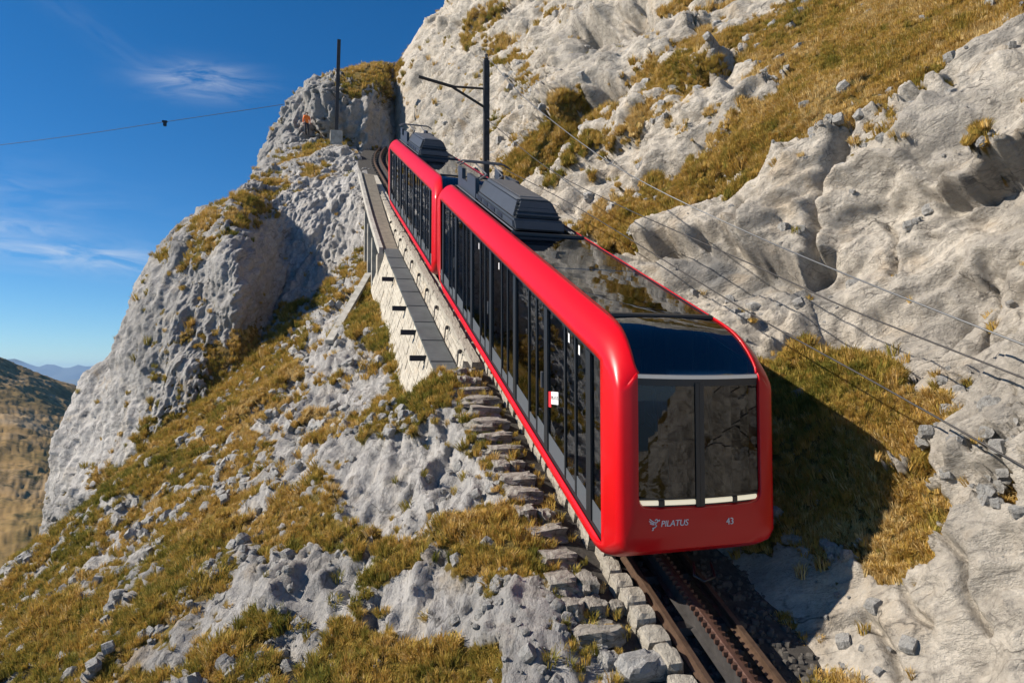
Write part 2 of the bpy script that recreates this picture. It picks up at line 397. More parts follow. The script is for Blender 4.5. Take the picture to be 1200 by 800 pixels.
def catmull(A, t, axis):
    """interpolate control lattice A along an axis at fractional indices t"""
    A = np.moveaxis(A, axis, 0); n = len(A); i = np.clip(t.astype(int), 0, n-2); f = (t-i).reshape(-1, *([1]*(A.ndim-1)))
    g = lambda j: A[np.clip(j, 0, n-1)]
    p0 = np.where((i == 0).reshape(f.shape), 2*g(i)-g(i+1), g(i-1)); p1, p2 = g(i), g(i+1)
    p3 = np.where((i == n-2).reshape(f.shape), 2*g(i+1)-g(i), g(i+2))
    r = 0.5*(2*p1+(p2-p0)*f+(2*p0-5*p1+4*p2-p3)*f*f+(3*p1-p0-3*p2+p3)*f**3)
    return np.moveaxis(r, 0, axis)
def facets(P, seed=0, ridge=True, k=0.55):
    """broken planar faces: lower (sharp ridges) or upper (open joints) envelope of randomly tilted planes, in cell units"""
    I = np.floor(P).astype(np.int32); f = (P-I).astype(np.float32); sg = 1.0 if ridge else -1.0
    out = np.full(len(P), 9.0*sg, np.float32)
    for dx in (-1, 0, 1):
        hx = PERM[(I[:, 0]+dx+seed) & 255]
        for dy in (-1, 0, 1):
            hy = PERM[hx+((I[:, 1]+dy) & 255)]
            for dz in (-1, 0, 1):
                h = PERM[hy+((I[:, 2]+dz) & 255)]; g = GR[h]; g2 = GR[PERM[h+77]]
                ax = f[:, 0]-(dx+0.5+g[:, 0]*0.45); ay = f[:, 1]-(dy+0.5+g[:, 1]*0.45); az = f[:, 2]-(dz+0.5+g[:, 2]*0.45)
                val = (ax*g2[:, 0]+ay*g2[:, 1]+az*g2[:, 2])*0.58+(h/255.0-0.5)*0.36+sg*k*(ax*ax+ay*ay+az*az)
                out = np.minimum(out, val) if ridge else np.maximum(out, val)
    return out
BN = np.array([-0.60, -0.15, 0.79])
def rock_relief(Q, lin, size=2.0, seed=0):
    """joint-bounded blocks of three sizes, stretched along the lineation, then rough weathering; metres"""
    u = np.array(lin)/np.linalg.norm(lin); w = BN-u*(BN@u); w /= np.linalg.norm(w); v = np.cross(w, u)
    L3 = np.stack([Q@u, Q@v, Q@w], -1)
    wp = np.stack([fbm(Q*0.45+seed, 3), fbm(Q*0.45+seed+30, 3), fbm(Q*0.45+seed+60, 3)], -1)
    wf = np.stack([fbm(Q*2.2+seed, 2), fbm(Q*2.2+seed+30, 2), fbm(Q*2.2+seed+60, 2)], -1)
    d = 0.16*wp[:, 0]
    # ledges following the lineation
    for T, am in ((size*0.62, 0.30), (size*0.2, 0.22)):
        q = (L3[:, 1]+0.35*L3[:, 2])/T+wp[:, 1]*0.9/T+wf[:, 0]*0.05/T+fbm(L3*0.5+seed, 2)*1.1; fr = q-np.floor(q)
        d += am*T*np.where(fr < 0.64, fr/0.64, (1-fr)/0.36)*sstep(-0.35, 0.3, fbm(Q*0.5+seed+T, 2))
    for i, (sz, wa, wb, am) in enumerate(((size*2.1, 0.9, 0.25, 0.42), (size, 0.9, 0.25, 0.62), (size*0.40, 0.5, 0.20, 1.05), (size*0.17, 0.2, 0.12, 1.5), (size*0.07, 0.05, 0.06, 1.7))):
        fc = facets(L3/np.array([sz*1.7, sz*0.75, sz])+wp*(0.22*wa/sz), seed, i % 2 == 0, 0.46)
        d += am*sz*(fc-np.median(fc)); seed += 5
    d += 0.10*size*0.5*(ridged(L3*np.array([0.7, 2.0, 2.0])/size*1.6+seed, 5, 0.7)-0.2)+0.03*fbm(Q*9+seed, 3, 0.7)
    return d-np.median(d)

MASKS = {}
def feature(x, y, pl, dep, wu, wd):
    """an overhanging ledge or open crack following a line on the face (dep in m, widths in survey px)"""
    pl = np.array(pl, float); best = np.full(x.shape, 1e6, np.float32); sgn = np.zeros(x.shape, np.float32)
    for a, b in zip(pl[:-1], pl[1:]):
        ab = b-a; L2 = ab@ab; t = ((x-a[0])*ab[0]+(y-a[1])*ab[1])/L2; tc = np.clip(t, 0, 1)
        ex, ey = x-a[0]-tc*ab[0], y-a[1]-tc*ab[1]; d = np.sqrt(ex*ex+ey*ey); n_ = d < best
        cr = (ab[0]*ey-ab[1]*ex)/math.sqrt(L2); best = np.where(n_, d, best); sgn = np.where(n_, cr, sgn)
    if wu == 0: return -dep*np.exp(-(best/wd)**2)                    # crack
    up = np.exp(-best/wu); dn = np.exp(-best/wd); k = 0.5+0.5*np.tanh((sgn+26*fbm(np.stack([x*0.022, y*0.022, x*0+dep], -1), 3))/(4.0 if dep > 0.9 else 8.0))
    return dep*(0.45*up*(1-k)-0.75*dn*k)*np.exp(-np.maximum(0, best-np.abs(sgn))/14.0)   # proud above the line, recessed below
def finish(name, base, mat, amp, lin, size, near_fade, grey_fn, seed, turf_boost=0.0, features=(), **k):
    n, mc = base.shape[:2]; N0 = normals(base); Q = base.reshape(-1, 3); NN = N0.reshape(-1, 3)
    dn = rock_relief(Q, lin, size, seed)
    x, y, dist = project(Q)
    sc_ = np.clip(dist/12, 0.7, 3.0)
    nzs = 0.50*fbm(Q*0.9+50, 4, 0.6)+0.75*fbm(Q*3.0+80, 4, 0.68)
    t0 = turf(Q, None)
    # turf sits in the hollows, rock stands proud
    tv = t0+turf_boost+1.05*nzs-0.45*np.clip(dn, -0.3, 0.3)
    tv = np.where(t0 < 0.02, np.minimum(tv, 0.2), tv)
    tm = sstep(0.40, 0.62, tv)
    soft = 0.12*fbm(Q*1.6+20, 3)+0.05*fbm(Q*6+33, 2)+0.25*fbm(Q*0.35+seed, 3)
    disp = amp*dn*(1-tm)+(soft-0.06)*tm
    fade = near_fade(Q)
    disp *= fade
    for pl, dep, wu, wd in features: disp += feature(x, y, pl, dep, wu, wd)*(dist > 5)
    P = Q+NN*disp[:, None]
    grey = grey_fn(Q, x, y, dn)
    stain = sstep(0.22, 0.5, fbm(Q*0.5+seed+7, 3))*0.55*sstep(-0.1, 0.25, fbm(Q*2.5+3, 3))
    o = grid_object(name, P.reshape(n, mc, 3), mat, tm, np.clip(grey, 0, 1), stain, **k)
    MASKS[name] = (P.reshape(n, mc, 3), tm.reshape(n, mc), normals(P.reshape(n, mc, 3)), dist.reshape(n, mc))
    return o

# --- slope falling away to the left of the line
def h_left(c, s):
    x = -1.1-c
    b = np.interp(s, [-10, 0, 6, 15, 30, 50], [0.5, 0.5, 0.62, 0.76, 0.72, 0.6])
    wall = sstep(7.4, 8.4, s)*(1-sstep(30, 34, s))
    h0 = -0.24-(1.9+0.9*sstep(17.5, 20, s)*(1-sstep(26.5, 31, s)))*wall
    sh = np.interp(s, [-10, 7.2, 8.5, 30, 34, 50], [0.78, 0.72, 0.82, 0.9, 0.5, 0.3])
    h = h0-b*np.maximum(0, x-sh)
    sb = np.interp(c, [-16, -13, -12, -8.5, -5.7, -2.6, -1.8], [19, 18.5, 19, 21.5, 26.5, 32, 70])
    return h-1.5*np.maximum(0, x-13.2-0.15*s)-1.6*np.maximum(0, s-sb-1.0)
def z_left(c, s): return h_left(c, s)+tz(s)+0*c
def geo(a, b, o, k):
    r = [a]
    while r[-1] < b: r.append(r[-1]+k*max(2.0, r[-1]+o))
    return np.array(r)
sL = np.concatenate([np.arange(-42, -5.5, 0.3), geo(-5.5, 50.0, 9.0, 0.0033)]); xL = geo(0.0, 26.0, 8.5, 0.0036)
S, X = np.meshgrid(sL, xL, indexing='ij'); C_ = -1.1-X
base = np.stack([C_, S, z_left(C_, S)], -1)
big = fbm(base.reshape(-1, 3)*0.16+3, 3).reshape(S.shape)
base[..., 2] += 0.7*big*sstep(2.0, 6, X)
def fadeL(Q): return sstep(0.3, 1.3, -1.1-Q[:, 0])*0.85+0.15
def greyL(Q, x, y, dn): return 0.32*sstep(-0.2, 0.4, fbm(Q*0.6+11, 3))+0.10
finish('mountain_slope', base[:, ::-1].copy(), M['rock_left'], 0.8, (0.39, 0.80, 0.44), 1.3, fadeL, greyL, 1, -0.10, kind='structure')

# --- slope and rock wall to the right of the line
ST = [-45, -6, 0, 5, 10, 17, 25, 36, 43, 50, 55, 60]
A = [(.70,-.5),(1.32,-.22),(3.04,1.9),(4.9,4.0),(6.5,6.6),(9.8,9.5),(13.5,12.6),(19,18),(26,26)]
A0 = [(.70,-.5),(1.32,-.22),(2.6,1.9),(4.1,3.9),(5.8,6.4),(9.2,9.3),(13.5,12.6),(19,18),(26,26)]
B_ = [(.70,-.5),(1.38,-.2),(2.7,2.0),(4.1,4.5),(5.9,7.2),(8.8,10.4),(11.7,13.8),(16,20),(22,29)]
C2 = [(.75,-.5),(1.55,-.1),(2.8,3.0),(4.0,5.6),(5.2,8.2),(7.2,11.3),(9.2,14),(13,20),(19,29)]
D2 = [(2.1,-.5),(2.8,.0),(3.5,4),(4.4,7),(5.1,9),(6.5,11.8),(8,14),(11,19.6),(16,28)]
E2 = [(1.9,-.5),(2.2,.5),(2.4,5),(3.1,7.4),(4.3,9.8),(5.7,12),(7.1,13.9),(10,19),(15,28)]
sh_ = lambda L_, dc, dh: [(c+dc, h+dh) for c, h in L_]
ROWS = [A0, A0, A, A, A, B_, B_, C2, D2, E2, sh_(E2, 3.0, -1.0), sh_(E2, 10, -5)]
lat = np.array([[(c, s, float(tz(s))+h) for c, h in row] for s, row in zip(ST, ROWS)])
sR = np.concatenate([np.arange(-42, -7.5, 0.3), geo(-7.5, 59.9, 9.8, 0.0033)])
ti = np.interp(sR, ST, np.arange(len(ST)))
lat2 = catmull(lat, ti, 0); lat2[:, :, 1] = sR[:, None]
pr = np.interp(np.linspace(0, 1, 560), [0, .07, .30, .5, .66, .82, .91, .97, 1], np.arange(9))
base = catmull(lat2, pr, 1)
bb = fbm(base.reshape(-1, 3)*0.17+9, 3).reshape(base.shape[:2])
hh = base[..., 0]-1.3
base += normals(base)*(bb*0.6*sstep(1.0, 4.0, hh))[..., None]
def fadeR(Q): return sstep(0.1, 1.2, Q[:, 0]-1.25-tc_(Q[:, 1]))*0.85+0.12
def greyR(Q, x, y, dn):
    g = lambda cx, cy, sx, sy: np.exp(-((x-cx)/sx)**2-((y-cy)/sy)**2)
    sp = 0.9*g(865, 306, 100, 26)+0.7*g(1140, 196, 55, 24)+0.6*g(930, 330, 40, 14)+0.5*g(700, 60, 40, 25)+0.5*g(520, 130, 40, 60)  # grey spots darken the rock below the ledges, painting in overhang shade
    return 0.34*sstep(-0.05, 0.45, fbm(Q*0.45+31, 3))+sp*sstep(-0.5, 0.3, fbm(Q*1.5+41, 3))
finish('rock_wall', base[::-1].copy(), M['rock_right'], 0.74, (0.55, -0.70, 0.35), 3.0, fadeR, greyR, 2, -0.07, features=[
    ([(752, 290), (787, 287), (840, 280), (890, 280), (925, 292), (950, 284)], 1.3, 34, 34),
    ([(1078, 207), (1110, 195), (1150, 190), (1185, 165), (1215, 140)], 0.95, 34, 26),
    ([(945, 306), (985, 290), (1030, 268), (1075, 252)], 0.2, 28, 16),
    ([(870, 398), (925, 372), (985, 352), (1010, 338), (1075, 318), (1130, 290)], 0.4, 24, 14),
    ([(998, 145), (985, 165), (958, 210), (947, 232), (944, 285)], 0.6, 0, 5), ([(1000, 140), (1050, 120), (1085, 95), (1120, 85)], 0.4, 0, 4),
    ([(1090, 330), (1082, 352), (1074, 372)], 0.25, 0, 4), ([(622, 228), (638, 200), (655, 165), (672, 140)], 0.6, 0, 5),
    ([(690, 45), (715, 30), (745, 12)], 2.2, 22, 14), ([(800, 88), (830, 80), (845, 70)], 1.6, 14, 12), ([(660, 130), (690, 110), (715, 95)], 1.6, 16, 11),
    ([(830, 218), (900, 168), (960, 130), (1000, 108)], 0.40, 26, 14), ([(940, 252), (1000, 226), (1062, 200)], 0.12, 26, 16), ([(1040, 335), (1100, 302), (1150, 280), (1200, 262)], 0.12, 30, 18),
    ([(1075, 112), (1140, 86), (1200, 58)], 0.4, 24, 14), ([(735, 262), (770, 250), (805, 232), (830, 218)], 0.35, 22, 13), ([(905, 398), (960, 370), (1000, 360)], 0.3, 14, 7), ([(650, 250), (690, 205), (735, 170), (760, 135)], 0.4, 20, 12),
    ([(1060, 415), (1110, 385), (1160, 372), (1200, 350)], 0.2, 20, 12), ([(1120, 300), (1135, 330), (1128, 365)], 0.3, 0, 3), ([(1010, 235), (1030, 262), (1026, 300)], 0.3, 0, 3), ([(870, 240), (880, 262), (872, 282)], 0.35, 0, 4),
    ([(1120, 640), (1150, 670), (1140, 705), (1160, 740)], 0.25, 0, 5), ([(1090, 600), (1130, 590), (1170, 560)], 0.3, 18, 10), ([(960, 740), (1000, 725), (1040, 730)], 0.2, 18, 9),
    ([(1010, 720), (1030, 740), (1045, 765), (1050, 790)], 0.25, 0, 6), ([(1060, 690), (1075, 720), (1095, 735)], 0.2, 0, 5)], kind='structure')

# --- buttress below the line on the left, and the headland the line passes behind
def lattice(rows): return np.array([[at(*p) for p in col] for col in rows])
def dense(L_, nu, nv):
    a = catmull(L_, np.linspace(0, L_.shape[0]-1.0001, nu), 0); return catmull(a, np.linspace(0, L_.shape[1]-1.0001, nv), 1)
BUT = lattice([
 [(40,700,33),(58,610,34),(78,540,36),(92,495,38),(106,470,40),(125,490,47)],
 [(50,680,30),(64,585,31),(77,520,32),(90,478,33),(103,450,34.8),(120,465,41)],
 [(95,650,28),(100,562,29),(112,515,30),(121,468,31.5),(131,412,34),(150,425,41)],
 [(150,610,26.5),(150,522,27.5),(152,480,28.5),(149,430,30),(141,381,33),(165,400,40)],
 [(205,550,26.5),(205,468,27.6),(200,420,28.5),(181,370,30),(160,327,33.5),(185,345,41)],
 [(260,490,27.5),(250,412,28.6),(241,360,29.5),(226,305,31),(208,269,35),(232,290,43)],
 [(300,450,28.7),(290,386,29.3),(285,330,29.5),(277,278,31),(264,233,36),(290,255,45)],
 [(335,405,31.5),(330,350,33.8),(328,300,35.4),(318,250,36.5),(296,210,41.5),(330,250,51)],
 [(375,370,33.5),(368,310,35.5),(360,262,37),(345,220,40),(306,190,48),(345,215,58)],
 [(412,335,33.5),(404,280,36.2),(394,235,39),(372,195,44),(335,168,52),(360,172,60)],
 [(438,295,34),(428,245,37),(420,212,41),(402,186,46),(368,163,53),(380,165,61)],
 [(452,265,35.5),(443,228,39.5),(433,202,43.5),(420,183,48),(404,168,52.5),(410,168,61)]])
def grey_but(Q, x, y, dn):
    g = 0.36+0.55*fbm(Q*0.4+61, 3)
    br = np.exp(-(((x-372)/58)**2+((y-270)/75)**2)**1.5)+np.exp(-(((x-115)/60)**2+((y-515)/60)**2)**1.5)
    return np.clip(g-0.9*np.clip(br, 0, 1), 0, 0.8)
finish('rock_buttress', dense(BUT, 420, 330), M['rock_left'], 0.62, (0.39, 0.60, 0.70), 1.6, lambda Q: np.ones(len(Q)), grey_but, 3, -0.12, kind='structure')
HEAD = lattice([
 [(345,240,66),(340,215,66),(338,190,66),(336,170,66),(338,150,66),(342,160,74)],
 [(300,222,52),(304,196,53),(313,175,54),(318,160,56),(320,150,58),(335,160,68)],
 [(330,200,51.5),(330,168,52.4),(325,140,53.5),(329,124,55),(337,114,58.5),(345,130,68)],
 [(362,190,51.5),(360,160,52.8),(358,130,53.2),(357,111,54.8),(364,98,58.5),(370,115,68)],
 [(400,192,51.5),(398,163,52.5),(397,125,52.5),(394,99,54),(400,83,58.8),(402,100,69)],
 [(440,195,50.5),(435,163,52.5),(432,125,53),(429,94,54.5),(432,75,59.5),(435,95,70)],
 [(460,195,52),(457,162,54),(457,125,55),(455,97,56),(454,75,60.5),(455,98,71)],
 [(470,195,57),(469,162,59),(469,125,60),(468,99,61.5),(468,81,64),(468,104,72)],
 [(476,195,66),(476,165,70),(476,125,72),(475,105,73),(474,90,74),(472,110,78)]])
finish('rock_headland', dense(HEAD, 260, 220), M['rock_left'], 0.75, (0.1, 0.2, 0.95), 3.2, lambda Q: np.ones(len(Q)),
       lambda Q, x, y, dn: np.clip(0.45+0.4*fbm(Q*0.3+71, 3), 0, 0.75), 4, kind='structure')

# --- the hillside across the valley, the far ranges and the valley floor
def hill_material():
    mt, nt, b, N, L = newmat('autumn_hillside')
    tc = N('ShaderNodeTexCoord'); mp = N('ShaderNodeMapping'); L(tc.outputs['Object'], mp.inputs['Vector']); mp.inputs['Scale'].default_value = (0.02, 0.02, 0.07); mp.inputs['Rotation'].default_value = (0.2, 0.5, 0)
    nz = N('ShaderNodeTexNoise'); nz.inputs['Scale'].default_value = 1.0; nz.inputs['Detail'].default_value = 9; nz.inputs['Roughness'].default_value = 0.62; L(mp.outputs[0], nz.inputs['Vector'])
    c = ramp(N, L, nz.outputs[0], [(0.34, (0.10, 0.08, 0.03)), (0.45, (0.20, 0.135, 0.05)), (0.56, (0.28, 0.18, 0.075)), (0.68, (0.34, 0.25, 0.15))])
    n2 = N('ShaderNodeTexNoise'); n2.inputs['Scale'].default_value = 0.22; n2.inputs['Detail'].default_value = 8; n2.inputs['Roughness'].default_value = 0.7; L(tc.outputs['Object'], n2.inputs['Vector'])
    m2_ = N('ShaderNodeMix'); m2_.data_type = 'RGBA'; mr2 = N('ShaderNodeMapRange'); mr2.inputs['From Min'].default_value = 0.5; mr2.inputs['From Max'].default_value = 0.66; L(n2.outputs[0], mr2.inputs['Value']); L(mr2.outputs[0], m2_.inputs['Factor']); L(c, m2_.inputs['A']); m2_.inputs['B'].default_value = (0.05, 0.048, 0.02, 1); c = m2_.outputs['Result']
    L(c, b.inputs['Base Color']); b.inputs['Roughness'].default_value = 0.95; b.inputs['Specular IOR Level'].default_value = 0.1
    return mt
M['hill'] = hill_material()
M['range'] = plain('forested_range', (0.05, 0.06, 0.05), 0.95, noise=0.4, nscale=0.004)
M['valley'] = plain('valley_floor', (0.05, 0.065, 0.03), 0.95, noise=0.4, nscale=0.01)
HILL = lattice([
 [(-420,760,80),(-420,560,150),(-420,430,260),(-420,380,330),(-420,400,430)],
 [(-200,740,85),(-200,560,150),(-200,440,270),(-200,392,340),(-200,410,430)],
 [(-60,720,90),(-60,560,160),(-55,455,280),(-50,408,350),(-50,425,450)],
 [(20,700,95),(25,560,170),(28,470,300),(20,432,380),(25,445,470)],
 [(80,690,100),(95,560,190),(92,492,320),(85,457,410),(95,470,520)],
 [(160,690,110),(190,580,220),(190,520,350),(180,478,440),(190,490,560)],
 [(330,690,130),(350,600,260),(350,560,400),(340,520,500),(340,540,620)]])
hb = dense(HILL, 300, 200); Q = hb.reshape(-1, 3)
gul = ridged(Q*np.array([0.022, 0.022, 0.009])+4, 6, 0.6)
Q = Q+normals(hb).reshape(-1, 3)*(3.6*gul+1.2*fbm(Q*0.12, 5, 0.6))[:, None]
grid_object('far_hillside', Q.reshape(300, 200, 3), M['hill'], 0, 0, 0, kind='structure')
def far_range(name, D, pts, amp, seed):
    xs = np.linspace(pts[0][0], pts[-1][0], 260); ys = np.interp(xs, [p[0] for p in pts], [p[1] for p in pts])
    jag = fbm(np.stack([xs*0.075, xs*0+seed, xs*0], -1), 5, 0.6)*amp
    top = np.array([at(x, y+j, D) for x, y, j in zip(xs, ys, jag)])
    t = np.linspace(-1, 1, 41)[None, :, None]
    out = top[:, None, :]*np.ones((1, 41, 1)); hgt = top[:, 2]+420
    dirn = FW.copy(); dirn[2] = 0
    out = out+dirn*t*1400; sp = 1-np.abs(t[..., 0])
    out[..., 2] = -420+hgt[:, None]*sp**1.1
    Q = out.reshape(-1, 3); out[..., 2] += (ridged(Q*0.0022+seed, 4)*90).reshape(out.shape[:2])*(sp < 0.999)*(sp > 0.001)-60*(sp < 0.999)
    grid_object(name, out, M['range'], 0, 0, 0, kind='structure')
far_range('far_mountain_range', 9000, [(-900,420),(-500,405),(-200,428),(0,424),(18,421),(40,428),(62,427),(80,431),(97,428),(115,433),(200,436),(500,430),(1000,440),(1500,430)], 11, 1.0)
far_range('near_mountain_range', 6000, [(-900,432),(-300,440),(30,442),(70,447),(95,443),(125,436),(180,440),(400,450),(1500,445)], 3, 7.0)
mb = MB(); ns = 24
ringv = [(9900*math.cos(2*math.pi*k/ns), 9900*math.sin(2*math.pi*k/ns), -420) for k in range(ns)]
mb.add([(0, 0, -420)]+ringv, [(0, k+1, (k+1) % ns+1) for k in range(ns)])
mb.build('valley_ground', M['valley'], kind='structure')

# ------------------------------------------------------------------ turf blades, scree
def instancer(name, pts, rot, scl, hue, idx, sources, **k):
    me = bpy.data.meshes.new(name); me.from_pydata([tuple(p) for p in pts], [], [])
    for nm, ty, fld, v in (('rot', 'FLOAT_VECTOR', 'vector', rot), ('scl', 'FLOAT', 'value', scl), ('hue', 'FLOAT', 'value', hue)):
        a = me.attributes.new(nm, ty, 'POINT'); a.data.foreach_set(fld, np.asarray(v, np.float32).reshape(-1))
    a = me.attributes.new('pick', 'INT', 'POINT'); a.data.foreach_set('value', np.asarray(idx, np.int32))
    o = link(name, me, None, **k)
    ng = bpy.data.node_groups.new(name+'_nodes', 'GeometryNodeTree')
    ng.interface.new_socket('Geometry', in_out='INPUT', socket_type='NodeSocketGeometry'); ng.interface.new_socket('Geometry', in_out='OUTPUT', socket_type='NodeSocketGeometry')
    N, L = ng.nodes.new, ng.links.new
    gi, go = N('NodeGroupInput'), N('NodeGroupOutput'); ip = N('GeometryNodeInstanceOnPoints'); jn = N('GeometryNodeJoinGeometry')
    for s_ in reversed(sources):
        oi = N('GeometryNodeObjectInfo'); oi.inputs['Object'].default_value = s_; oi.inputs['As Instance'].default_value = True; L(oi.outputs['Geometry'], jn.inputs[0])
    def attr(nm, ty):
        n = N('GeometryNodeInputNamedAttribute'); n.data_type = ty; n.inputs['Name'].default_value = nm; return n.outputs[0]
    L(gi.outputs[0], ip.inputs['Points']); L(jn.outputs[0], ip.inputs['Instance']); ip.inputs['Pick Instance'].default_value = True
    L(attr('pick', 'INT'), ip.inputs['Instance Index']); L(attr('rot', 'FLOAT_VECTOR'), ip.inputs['Rotation']); L(attr('scl', 'FLOAT'), ip.inputs['Scale'])
    L(ip.outputs[0], go.inputs[0])
    md = o.modifiers.new('scatter', 'NODES'); md.node_group = ng
    return o
def grass_material():
    mt, nt, b, N, L = newmat('dry_mountain_grass')
    a = N('ShaderNodeAttribute'); a.attribute_type = 'INSTANCER'; a.attribute_name = 'hue'
    v = N('ShaderNodeAttribute'); v.attribute_name = 'blade'
    ad = N('ShaderNodeMath'); ad.operation = 'ADD'; L(a.outputs['Fac'], ad.inputs[0]); L(v.outputs['Fac'], ad.inputs[1])
    c = ramp(N, L, ad.outputs[0], [(0.08, (0.12, 0.13, 0.022)), (0.30, (0.22, 0.19, 0.034)), (0.52, (0.41, 0.29, 0.065)), (0.74, (0.51, 0.30, 0.07)), (0.95, (0.66, 0.50, 0.23))])
    L(c, b.inputs['Base Color']); b.inputs['Roughness'].default_value = 0.8; b.inputs['Specular IOR Level'].default_value = 0.15
    tl = N('ShaderNodeBsdfTranslucent'); L(c, tl.inputs[0]); mx = N('ShaderNodeMixShader'); mx.inputs[0].default_value = 0.35
    L(b.outputs[0], mx.inputs[1]); L(tl.outputs[0], mx.inputs[2]); L(mx.outputs[0], nt.nodes['Material Output'].inputs['Surface'])
    return mt
M['grass'] = grass_material()
def tuft_source(seed, nbl, hgt, spread, lean):
    r = random.Random(seed); vs, fs, bl = [], [], []
    for i in range(nbl):
        a = r.uniform(0, 6.283); rad = spread*math.sqrt(r.random()); bx, by = rad*math.cos(a), rad*math.sin(a)
        h = hgt*r.uniform(0.55, 1.15); a2 = a+r.uniform(-0.9, 0.9); out = r.uniform(0.15, 0.9)*lean*h; w = r.uniform(0.005, 0.011)
        px, py = -math.sin(a2)*w, math.cos(a2)*w; dx, dy = math.cos(a2)*out, math.sin(a2)*out
        dr = h*r.uniform(-0.1, 0.12)
        b0 = len(vs)
        vs += [(bx-px, by-py, -0.04), (bx+px, by+py, -0.04), (bx+dx*.35-px*.8, by+dy*.35-py*.8, h*.6), (bx+dx*.35+px*.8, by+dy*.35+py*.8, h*.6), (bx+dx, by+dy, h*.92-dr)]
        fs += [(b0, b0+1, b0+3, b0+2), (b0+2, b0+3, b0+4)]; bl += [r.uniform(-0.18, 0.18)]*5
    me = bpy.data.meshes.new('grass_tuft'); me.from_pydata(vs, [], fs)
    a = me.attributes.new('blade', 'FLOAT', 'POINT'); a.data.foreach_set('value', bl); me.materials.append(M['grass'])
    return bpy.data.objects.new('grass_tuft', me)
TUFTS = [tuft_source(1, 46, 0.20, 0.10, 0.9), tuft_source(2, 40, 0.26, 0.09, 0.7), tuft_source(3, 56, 0.15, 0.12, 1.1)]
def mats_to_euler(Mx):
    y = np.arcsin(np.clip(-Mx[:, 2, 0], -1, 1)); return np.stack([np.arctan2(Mx[:, 2, 1], Mx[:, 2, 2]), y, np.arctan2(Mx[:, 1, 0], Mx[:, 0, 0])], -1)
def orient(nrm, upw, r):
    z = nrm*(1-upw)+np.array([0, 0, 1.0])*upw; z += r.normal(size=z.shape)*0.12; z /= np.linalg.norm(z, axis=1, keepdims=True)
    t = r.normal(size=z.shape); x = np.cross(t, z); x /= np.linalg.norm(x, axis=1, keepdims=True); y = np.cross(z, x)
    return mats_to_euler(np.stack([x, y, z], -1))
def scatter(name, want, size, weight_fn, r, minD=2.0, maxD=75):
    P, tm, nn, dist = MASKS[name]
    du = np.linalg.norm(np.gradient(P, axis=0), axis=-1)*np.linalg.norm(np.gradient(P, axis=1), axis=-1)
    x, y, w = project(P.reshape(-1, 3)); vis = ((x > -60) & (x < 1260) & (y > -60) & (y < 860) & (w > minD) & (w < maxD)).reshape(tm.shape)
    wt = (weight_fn(P, tm, dist)*du*vis).reshape(-1); wt /= wt.sum()
    i = r.choice(len(wt), size=want, p=wt); p = P.reshape(-1, 3)[i]; p = p+r.normal(size=p.shape)*np.array([0.02, 0.02, 0.0])
    return p, nn.reshape(-1, 3)[i], dist.reshape(-1)[i]
def nn_z(nm):
    z = MASKS[nm][2][..., 2]; return z*np.sign(np.median(z))
gp, gn, gd = [], [], []
for nm, want in (('mountain_slope', 33000), ('rock_wall', 24000), ('rock_buttress', 3500), ('rock_headland', 1800)):
    p, n_, d_ = scatter(nm, want, 1, lambda P, tm, dist: (sstep(0.45, 0.9, tm)+0.006)*((nn_z(nm) > 0.22) | (tm > 0.6))*(0.12+1.0/np.clip(dist/9, 0.8, 9)**1.25), rng)
    gp.append(p); gn.append(n_*np.sign((n_*np.array([-0.5, -0.2, 0.8])).sum(1, keepdims=True))); gd.append(d_)
gp, gn, gd = map(np.concatenate, (gp, gn, gd))
st_s = rng.uniform(-0.6, 7.4, 260); st_c = np.where(rng.random(260) < 0.5, rng.uniform(-1.85, -1.55, 260), rng.uniform(-1.7, -0.95, 260))
gp = np.concatenate([gp, np.stack([st_c, st_s, G*st_s-0.17], -1)]); gn = np.concatenate([gn, np.tile([-.2, -.3, .93], (260, 1))]); gd = np.concatenate([gd, np.full(260, 6.0)])
px_, py_, _ = project(gp)
hue = 0.58+0.55*fbm(gp*0.33+15, 3)+0.35*fbm(gp*1.7+5, 2)+rng.normal(size=len(gp))*0.13
hue += 0.16*np.exp(-(((px_-1040)/90)**2+((py_-610)/80)**2))+0.10*((px_ > 600) & (py_ < 300))-0.11*((py_ > 640) & (px_ < 700))
scl = (0.40+0.42*rng.random(len(gp)))*np.clip(0.72+gd/38, 0.8, 1.9)*(0.75+0.5*sstep(-0.3, 0.4, fbm(gp*0.8+66, 2)))
instancer('alpine_grass', gp, orient(gn, 0.62, rng), scl, np.clip(hue, 0.05, 0.95), rng.integers(0, 3, len(gp)), TUFTS, kind='stuff')

def stone_mesh(seed, mat, cuts=2, boxy=0.55, rough=0.12):
    bm = bmesh.new(); bmesh.ops.create_cube(bm, size=1.0); bmesh.ops.subdivide_edges(bm, edges=bm.edges[:], cuts=cuts, use_grid_fill=True)
    v = np.array([tuple(x.co) for x in bm.verts]); sph = v/np.linalg.norm(v, axis=1, keepdims=True)*0.56
    v = v*boxy+sph*(1-boxy); v += sph*(fbm(v*2.3+seed*13.1, 3, 0.6)*rough*3.2)[:, None]
    r = random.Random(seed)
    for k in range(3):   # a few broken faces
        nrm = np.array([r.uniform(-1, 1) for _ in range(3)]); nrm /= np.linalg.norm(nrm); d = v@nrm; lim = d.max()*r.uniform(0.75, 0.92)
        v -= np.maximum(0, d-lim)[:, None]*nrm
    for x, c in zip(bm.verts, v): x.co = c
    me = bpy.data.meshes.new('stone'); bm.to_mesh(me); bm.free(); me.materials.append(mat); return me
SCREE = [bpy.data.objects.new('scree_stone', stone_mesh(40+i, M['white_stone'], 1, 0.5, 0.2)) for i in range(4)]
sp_, sn_, sdist = [], [], []
